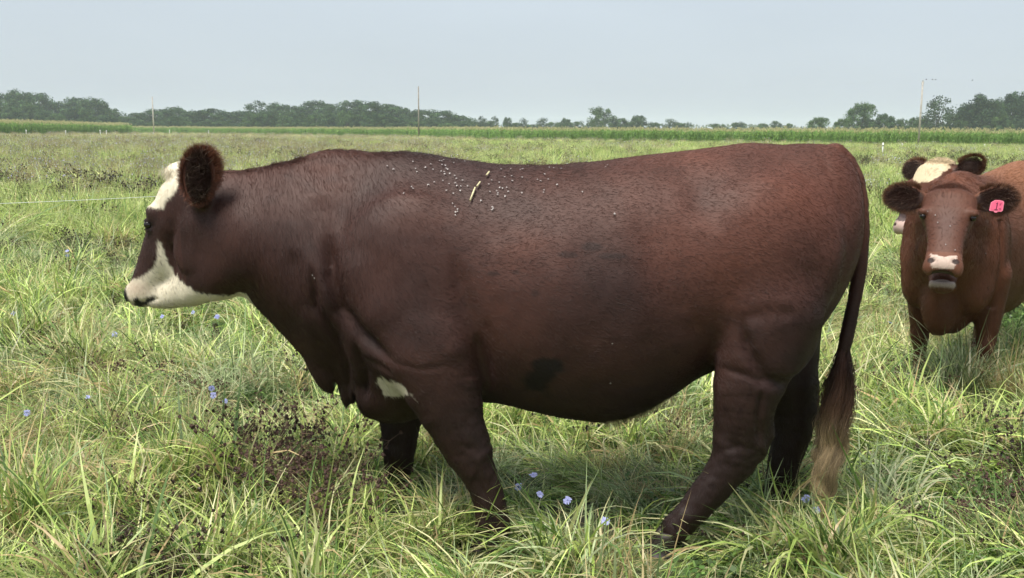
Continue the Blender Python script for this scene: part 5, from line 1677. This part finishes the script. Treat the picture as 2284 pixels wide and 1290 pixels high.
FX = [(864, 373), (878, 379), (922, 363), (928, 378), (930, 385), (917, 420), (922, 423), (902, 434), (950, 376), (960, 369), (966, 380), (955, 414), (969, 408), (988, 406), (980, 361), (984, 362), (990, 360), (986, 371), (992, 372),
      (985, 385), (991, 385), (993, 391), (998, 380), (1003, 389), (1002, 412), (1014, 395), (1018, 400), (1016, 410), (1019, 416), (1032, 404), (1027, 418), (1026, 427), (1044, 417), (1010, 434), (1010, 456), (1015, 463), (1020, 468), (1021, 474),
      (1016, 476), (1015, 482), (996, 428), (1011, 366), (1036, 363), (996, 378), (1091, 413), (1097, 404), (1092, 430), (1108, 429), (1116, 421), (1122, 422), (1114, 409), (1111, 432), (1109, 437), (1128, 440), (1134, 429), (1131, 420),
      (1126, 398), (1142, 396), (1142, 407), (1138, 380), (1117, 381), (1161, 382), (1166, 380), (1177, 374), (1164, 398), (1165, 432), (1200, 403), (1206, 406), (1214, 392), (1223, 402), (1214, 426), (1213, 431), (1244, 415), (1226, 377), (1236, 378), (1252, 379),
      (1099, 463), (1101, 468), (1098, 471), (1074, 450), (1370, 480), (1356, 371), (1352, 376), (1300, 430), (700, 614), (704, 620), (1366, 766), (1362, 853)]
for x, y in FX:
    zone = ('alone low on the belly of the large cow' if y > 700 else 'in the pair on the neck fold of the large cow' if y > 600 else 'at the front, on the shoulder top of the large cow' if x < 945
            else 'in the dense cluster behind the withers, above the straw' if x < 1005 and y < 400 else 'below the dense cluster, left of the longest straw' if x < 1050 and y < 440
            else 'in the lowest column of flies left of the longest straw' if x < 1050 else 'just right of the straw pieces' if x < 1145 and y < 440 else 'below the straw on the ribs' if y >= 440 else 'farthest back, towards the hips')
    put_fly(x, y, on_cow, 'tiny pale-winged fly ' + zone, 'flies on the large cow')
bvB = None
def mk_hit(root):
    body = [c for c in root.children if c.name.startswith('body')][0]
    me = body.data; n = len(me.vertices); co = np.zeros(n * 3, np.float32); me.vertices.foreach_get('co', co); co = co.reshape(-1, 3)
    nf = len(me.polygons); li = np.zeros(nf * 4, np.int32); me.loops.foreach_get('vertex_index', li); li = li.reshape(-1, 4)
    bv = BVHTree.FromPolygons([tuple(p) for p in co.tolist()], [tuple(f) for f in li.tolist()])
    Rz = Matrix.Rotation(root.rotation_euler[2], 3, 'Z')
    def hit(px, py):
        o = Rz.transposed() @ (Vector((0, 0, CAM_H)) - root.location); d = Rz.transposed() @ Vector(ray(px, py)).normalized()
        h = bv.ray_cast(o, d)
        if h[0] is None: return None
        nn_ = h[1].normalized(); nn_ = -nn_ if nn_.dot(d) > 0 else nn_
        return Rz @ h[0] + root.location, Rz @ nn_
    return hit
hitB = mk_hit(cowB)
for x, y in ((2093, 419), (2131, 418), (2068, 473), (2087, 482), (2093, 498), (2118, 506), (2110, 547), (2130, 560), (2196, 566)):
    put_fly(x, y, hitB, 'tiny fly on the face of the red-brown cow with the tag', 'flies on the red-brown cow', 1.3)
M_STRAW = simple_mat('straw', (.62, .56, .34), rough=.5, noise=.15, scale=80)
for (x0, y0, x1, y1, lab) in ((1049, 452, 1060, 423, 'longest pale straw piece stuck to the large cow\'s back'), (1064, 421, 1071, 411, 'short straw piece just above the longest one on the cow\'s back'), (1085, 397, 1091, 389, 'shortest straw piece, highest on the large cow\'s back')):
    a, na = on_cow(x0, y0); b, nb_ = on_cow(x1, y1)
    o = cyl('straw_piece', a + na * .012, b + nb_ * .012, .0032, .0028, M_STRAW, None, 8); tag(o, lab, 'straw', 'straw pieces on the large cow')

# chicory flowers
M_PETAL = attr_mat('chicory_petal', rough=.6, spec=.2, trans=.35)
M_STEM = attr_mat('chicory_stem', rough=.7, spec=.2)
def flower_mesh(seed):
    rg = np.random.default_rng(seed); V, Fq, C = [], [], []
    n = 15
    for i in range(n):
        a = 6.283 * i / n + rg.normal() * .08; L = .0185 * (1 + .12 * rg.normal()); w = .0034; up = .25 + .25 * rg.random()
        d = np.array([math.cos(a), math.sin(a), 0]); s_ = np.array([-d[1], d[0], 0]); b0 = len(V)
        for t, ww in ((.12, .35), (.5, .8), (.85, 1.0), (1.0, .75)):
            c = d * L * t + np.array([0, 0, L * up * t * (1.3 - t)])
            V += [c - s_ * w * ww, c + s_ * w * ww]
        for q in range(3): Fq.append((b0 + 2 * q, b0 + 2 * q + 1, b0 + 2 * q + 3, b0 + 2 * q + 2))
        C += [np.array([.44, .47, .82]) * (1 + .15 * rg.normal())] * 8
    v, f, c = blobs([(0, 0, .001)], .003, (.25, .28, .6), rg)
    b0 = len(V); return mesh_np('flower_head', np.vstack([V, v]), np.vstack([np.array(Fq), f + b0]), M_PETAL, color=np.clip(np.vstack([C, c]), .01, .95), linkit=False).data
FLW = [flower_mesh(s_) for s_ in range(3)]
def chicory(px, py, h, nfl, lab, seed, dist=None):
    rg = np.random.default_rng(seed)
    v = ray(px, py); Y = dist or (h - CAM_H) / v[2] * v[1]
    p = atY(px, py, Y); h = p[2]
    e_ = empty('chicory_plant', (p[0], p[1], float(ground_z(np.array([p[0]]), np.array([p[1]]))[0])))
    tag(e_, lab, 'wildflower', 'blue chicory plants in the grass')
    b0 = np.array([rg.normal() * .05, rg.normal() * .05, 0]); tip = np.array([0, 0, h - e_.location.z]); mid = (b0 + tip) / 2 + np.array([rg.normal() * .03, rg.normal() * .03, .02])
    sg_ = [(b0, mid), (mid, tip)]; tips = [tip]
    for i in range(nfl - 1 + 2):
        s0 = b0 + (tip - b0) * (.5 + .4 * rg.random()); e1 = tip + np.array([rg.normal() * .045, rg.normal() * .03, -.015 - .05 * rg.random()])
        sg_.append((s0, e1))
        if i < nfl - 1: tips.append(e1)
    v_, f_, c_ = sticks(sg_, .0018, .0012, (.10, .13, .05))
    v2, f2, c2 = blobs([b + (0, 0, -.004) for b in tips] + [sg_[-1][1], sg_[-2][1]], .0045, (.08, .11, .045), rg)
    mesh_np('stem', np.vstack([v_, v2]), np.vstack([f_, f2 + len(v_)]), M_STEM, color=np.vstack([c_, c2]), parent=e_)
    for i, t in enumerate(tips):
        f = link(bpy.data.objects.new('flower_head', FLW[(seed + i) % 3]), e_); f.location = tuple(t); f.rotation_euler = (R(55 + 25 * rg.normal()), R(12 * rg.normal()), R(25 * rg.normal())); f.scale = (.72 + .25 * rg.random(),) * 3
for i, (x, y, h, nf, lab) in enumerate([
    (431, 697, .26, 1, 'blue flower right below the large cow\'s chin'), (484, 707, .25, 1, 'blue flower under the large cow\'s throat'), (362, 706, .22, 1, 'pale blue flower left of the one below the chin'),
    (472, 866, .24, 3, 'cluster of blue flowers left of the dry weeds before the chest'), (197, 886, .20, 1, 'pale blue flower low in the grass at the left'), (60, 921, .20, 1, 'pale flower at the far left, low in the grass'),
    (256, 746, .22, 1, 'small blue flower left of and below the muzzle'), (1190, 1060, .22, 3, 'cluster of blue flowers between the large cow\'s legs'), (1266, 1116, .16, 1, 'pale blue flower right of the cluster under the belly'),
    (1350, 1163, .14, 1, 'small blue flower in front of the hind leg'), (1797, 1112, .16, 2, 'pale blue flowers beside the tail switch'), (330, 590, .3, 1, 'lilac flower left of the nose bridge'), (150, 560, .3, 2, 'pale lilac flowers in the left pasture'),
    (30, 700, .25, 1, 'pale blue flower at the left edge, midway down'), (1985, 720, .25, 1, 'small blue flower between the tail and the red-brown cow')]):
    chicory(x, y, h, nf, lab, 300 + i)

# dry dark seed-head weeds in the foreground
M_DRY = attr_mat('dry_stem', rough=.85, spec=.1)
def dry_weed_meshes(seed):
    rg = np.random.default_rng(seed)
    a_, b_ = stalks(rg, 17, .34, .12, (.13, .085, .060), (.080, .050, .042), .0058, heads=7, stemr=.0017)
    c_ = leaflets(rg, 90, .10, .24, .020, [(.09, .11, .04), (.11, .070, .048), (.07, .050, .040)])
    out = []
    for nm, (v, f, c), mt in (('stems', a_, M_DRY), ('seed_heads', b_, M_DRY), ('dry_leaves', c_, M_DRY)):
        out.append((nm, mesh_np(nm, v, f, mt, color=np.clip(c, .008, .5), smooth=False, linkit=False).data))
    return out
DRY = [dry_weed_meshes(s_) for s_ in (1, 2, 3)]
def dry_weed(px, py, s, lab, i):
    p = at_ground(px, py)
    e_ = empty('dry_weed', (p[0], p[1], 0), rs.random() * 6.28); e_.scale = (s, s, s)
    tag(e_, lab, 'weed', 'dark dried seed-head weeds in the grass')
    for nm, me in DRY[i % 3]: tag(link(bpy.data.objects.new(nm, me), e_), kind='stuff')
for i, (x, y, s, lab) in enumerate([
    (590, 1120, 1.05, 'dark dry weed clump before the chest, left one of the thick patch'), (650, 1090, 1.0, 'dark dry weed clump in the middle of the patch before the chest'), (720, 1150, 1.05, 'dark dry weed clump in front of the far foreleg'),
    (640, 1180, .9, 'lowest dark dry weed clump of the patch before the chest'), (560, 1060, .8, 'dark dry weed clump at the left end of the chest patch'), (690, 1030, .9, 'dark dry weed clump just below the dewlap'), (760, 1215, .8, 'dark dry weed clump left of the near foreleg'),
    (480, 915, .6, 'dark weed clump under the blue flower cluster'), (270, 880, .8, 'dark dry weed clump in the left foreground'), (330, 1180, .6, 'small dark weed clump low at the left'),
    (1985, 935, .8, 'dry brown weed clump right of the tail switch'), (2030, 890, .7, 'dry weed clump left of the big grass tussock'), (2240, 1180, .8, 'dark weed clump in the lower right corner'), (2180, 1230, .7, 'dark weed clump at the bottom right'),
    (90, 640, .7, 'dark weed clump in the left pasture below the wire'), (140, 840, .7, 'dark weed clump near the left edge'), (1500, 1000, .5, 'small dark weed clump behind the belly'), (2000, 620, .7, 'dark weed clump beside the red-brown cow'), (290, 1010, .6, 'dark weed clump in the middle of the left foreground')]):
    dry_weed(x, y, s, lab, i)
# tussocks
def tussock(px, py, n, h, w, cols, lab, seed, bias=(0, 0)):
    rg = np.random.default_rng(seed); p = at_ground(px, py)
    e_ = empty('grass_tussock', (p[0], p[1], 0)); tag(e_, lab, 'grass tuft', 'tall grass tussocks')
    v, f, c = blades(rg, n, w, h, .22, .0085, .85, bias, cols, segs=7)
    tag(mesh_np('blades', v, f, M_BLADE, color=c.clip(.01, .9), parent=e_, smooth=False), kind='stuff')
    v, f, c = blades(rg, n // 3, w * 1.1, h * .8, .25, .006, 1.6, bias, STRAW, segs=7)
    tag(mesh_np('dry_blades', v, f, M_BLADE, color=c.clip(.01, .9), parent=e_, smooth=False), kind='stuff')
tussock(2130, 905, 260, .44, .13, GREY, 'tall grey-green grass tussock in front of the red-brown cow', 1)
tussock(2250, 915, 170, .34, .12, STRAW, 'straw-brown drooping tussock at the right edge', 2, (-.6, 0))
tussock(190, 850, 200, .34, .11, LUSH, 'upright green tussock in the left foreground', 3)
tussock(255, 560, 240, .36, .16, STRAW + LUSH, 'orange-brown based tussock left of the cow\'s eye', 4)
tussock(60, 1200, 200, .36, .12, LUSH, 'bright green tussock in the lower left corner', 5)
tussock(420, 1110, 200, .36, .13, LUSH, 'yellow-green tussock left of the dark dry weeds', 6, (1.2, 0))
tussock(1860, 1290, 160, .30, .10, LUSH, 'bright yellow-green tussock at the bottom right of the tail', 7)
for (a, b_, Y) in ((1098, 1205, YA - .23), (878, 1148, YA + .24), (1492, 1200, YA - .24), (1730, 1145, YA + .18)):
    x, z = A(a, b_, Y); KEEP_OUT.append((x, Y - .08, .19) if Y < YA else (x, Y, .09))
scatter_pasture()

# ------------------------------------------------------------------ air
bm_v = [(x, y, z) for x in (-1500, 1500) for y in (-40, 1700) for z in (-1.0, 26.0)]
bm_f = np.array([(0, 1, 3, 2), (4, 6, 7, 5), (0, 4, 5, 1), (2, 3, 7, 6), (0, 2, 6, 4), (1, 5, 7, 3)])
mh = bpy.data.materials.new('haze_air'); mh.use_nodes = True
mh.node_tree.nodes.remove(mh.node_tree.nodes['Principled BSDF'])
pv = mh.node_tree.nodes.new('ShaderNodeVolumePrincipled')
pv.inputs['Color'].default_value = (.80, .90, 1.0, 1)
pv.inputs['Density'].default_value = HAZE
pv.inputs['Anisotropy'].default_value = 0.0
mh.node_tree.links.new(pv.outputs[0], mh.node_tree.nodes['Material Output'].inputs['Volume'])
hz = mesh_np('haze', bm_v, bm_f, mh, smooth=False); tag(hz, 'thin humid air over the fields', kind='stuff')
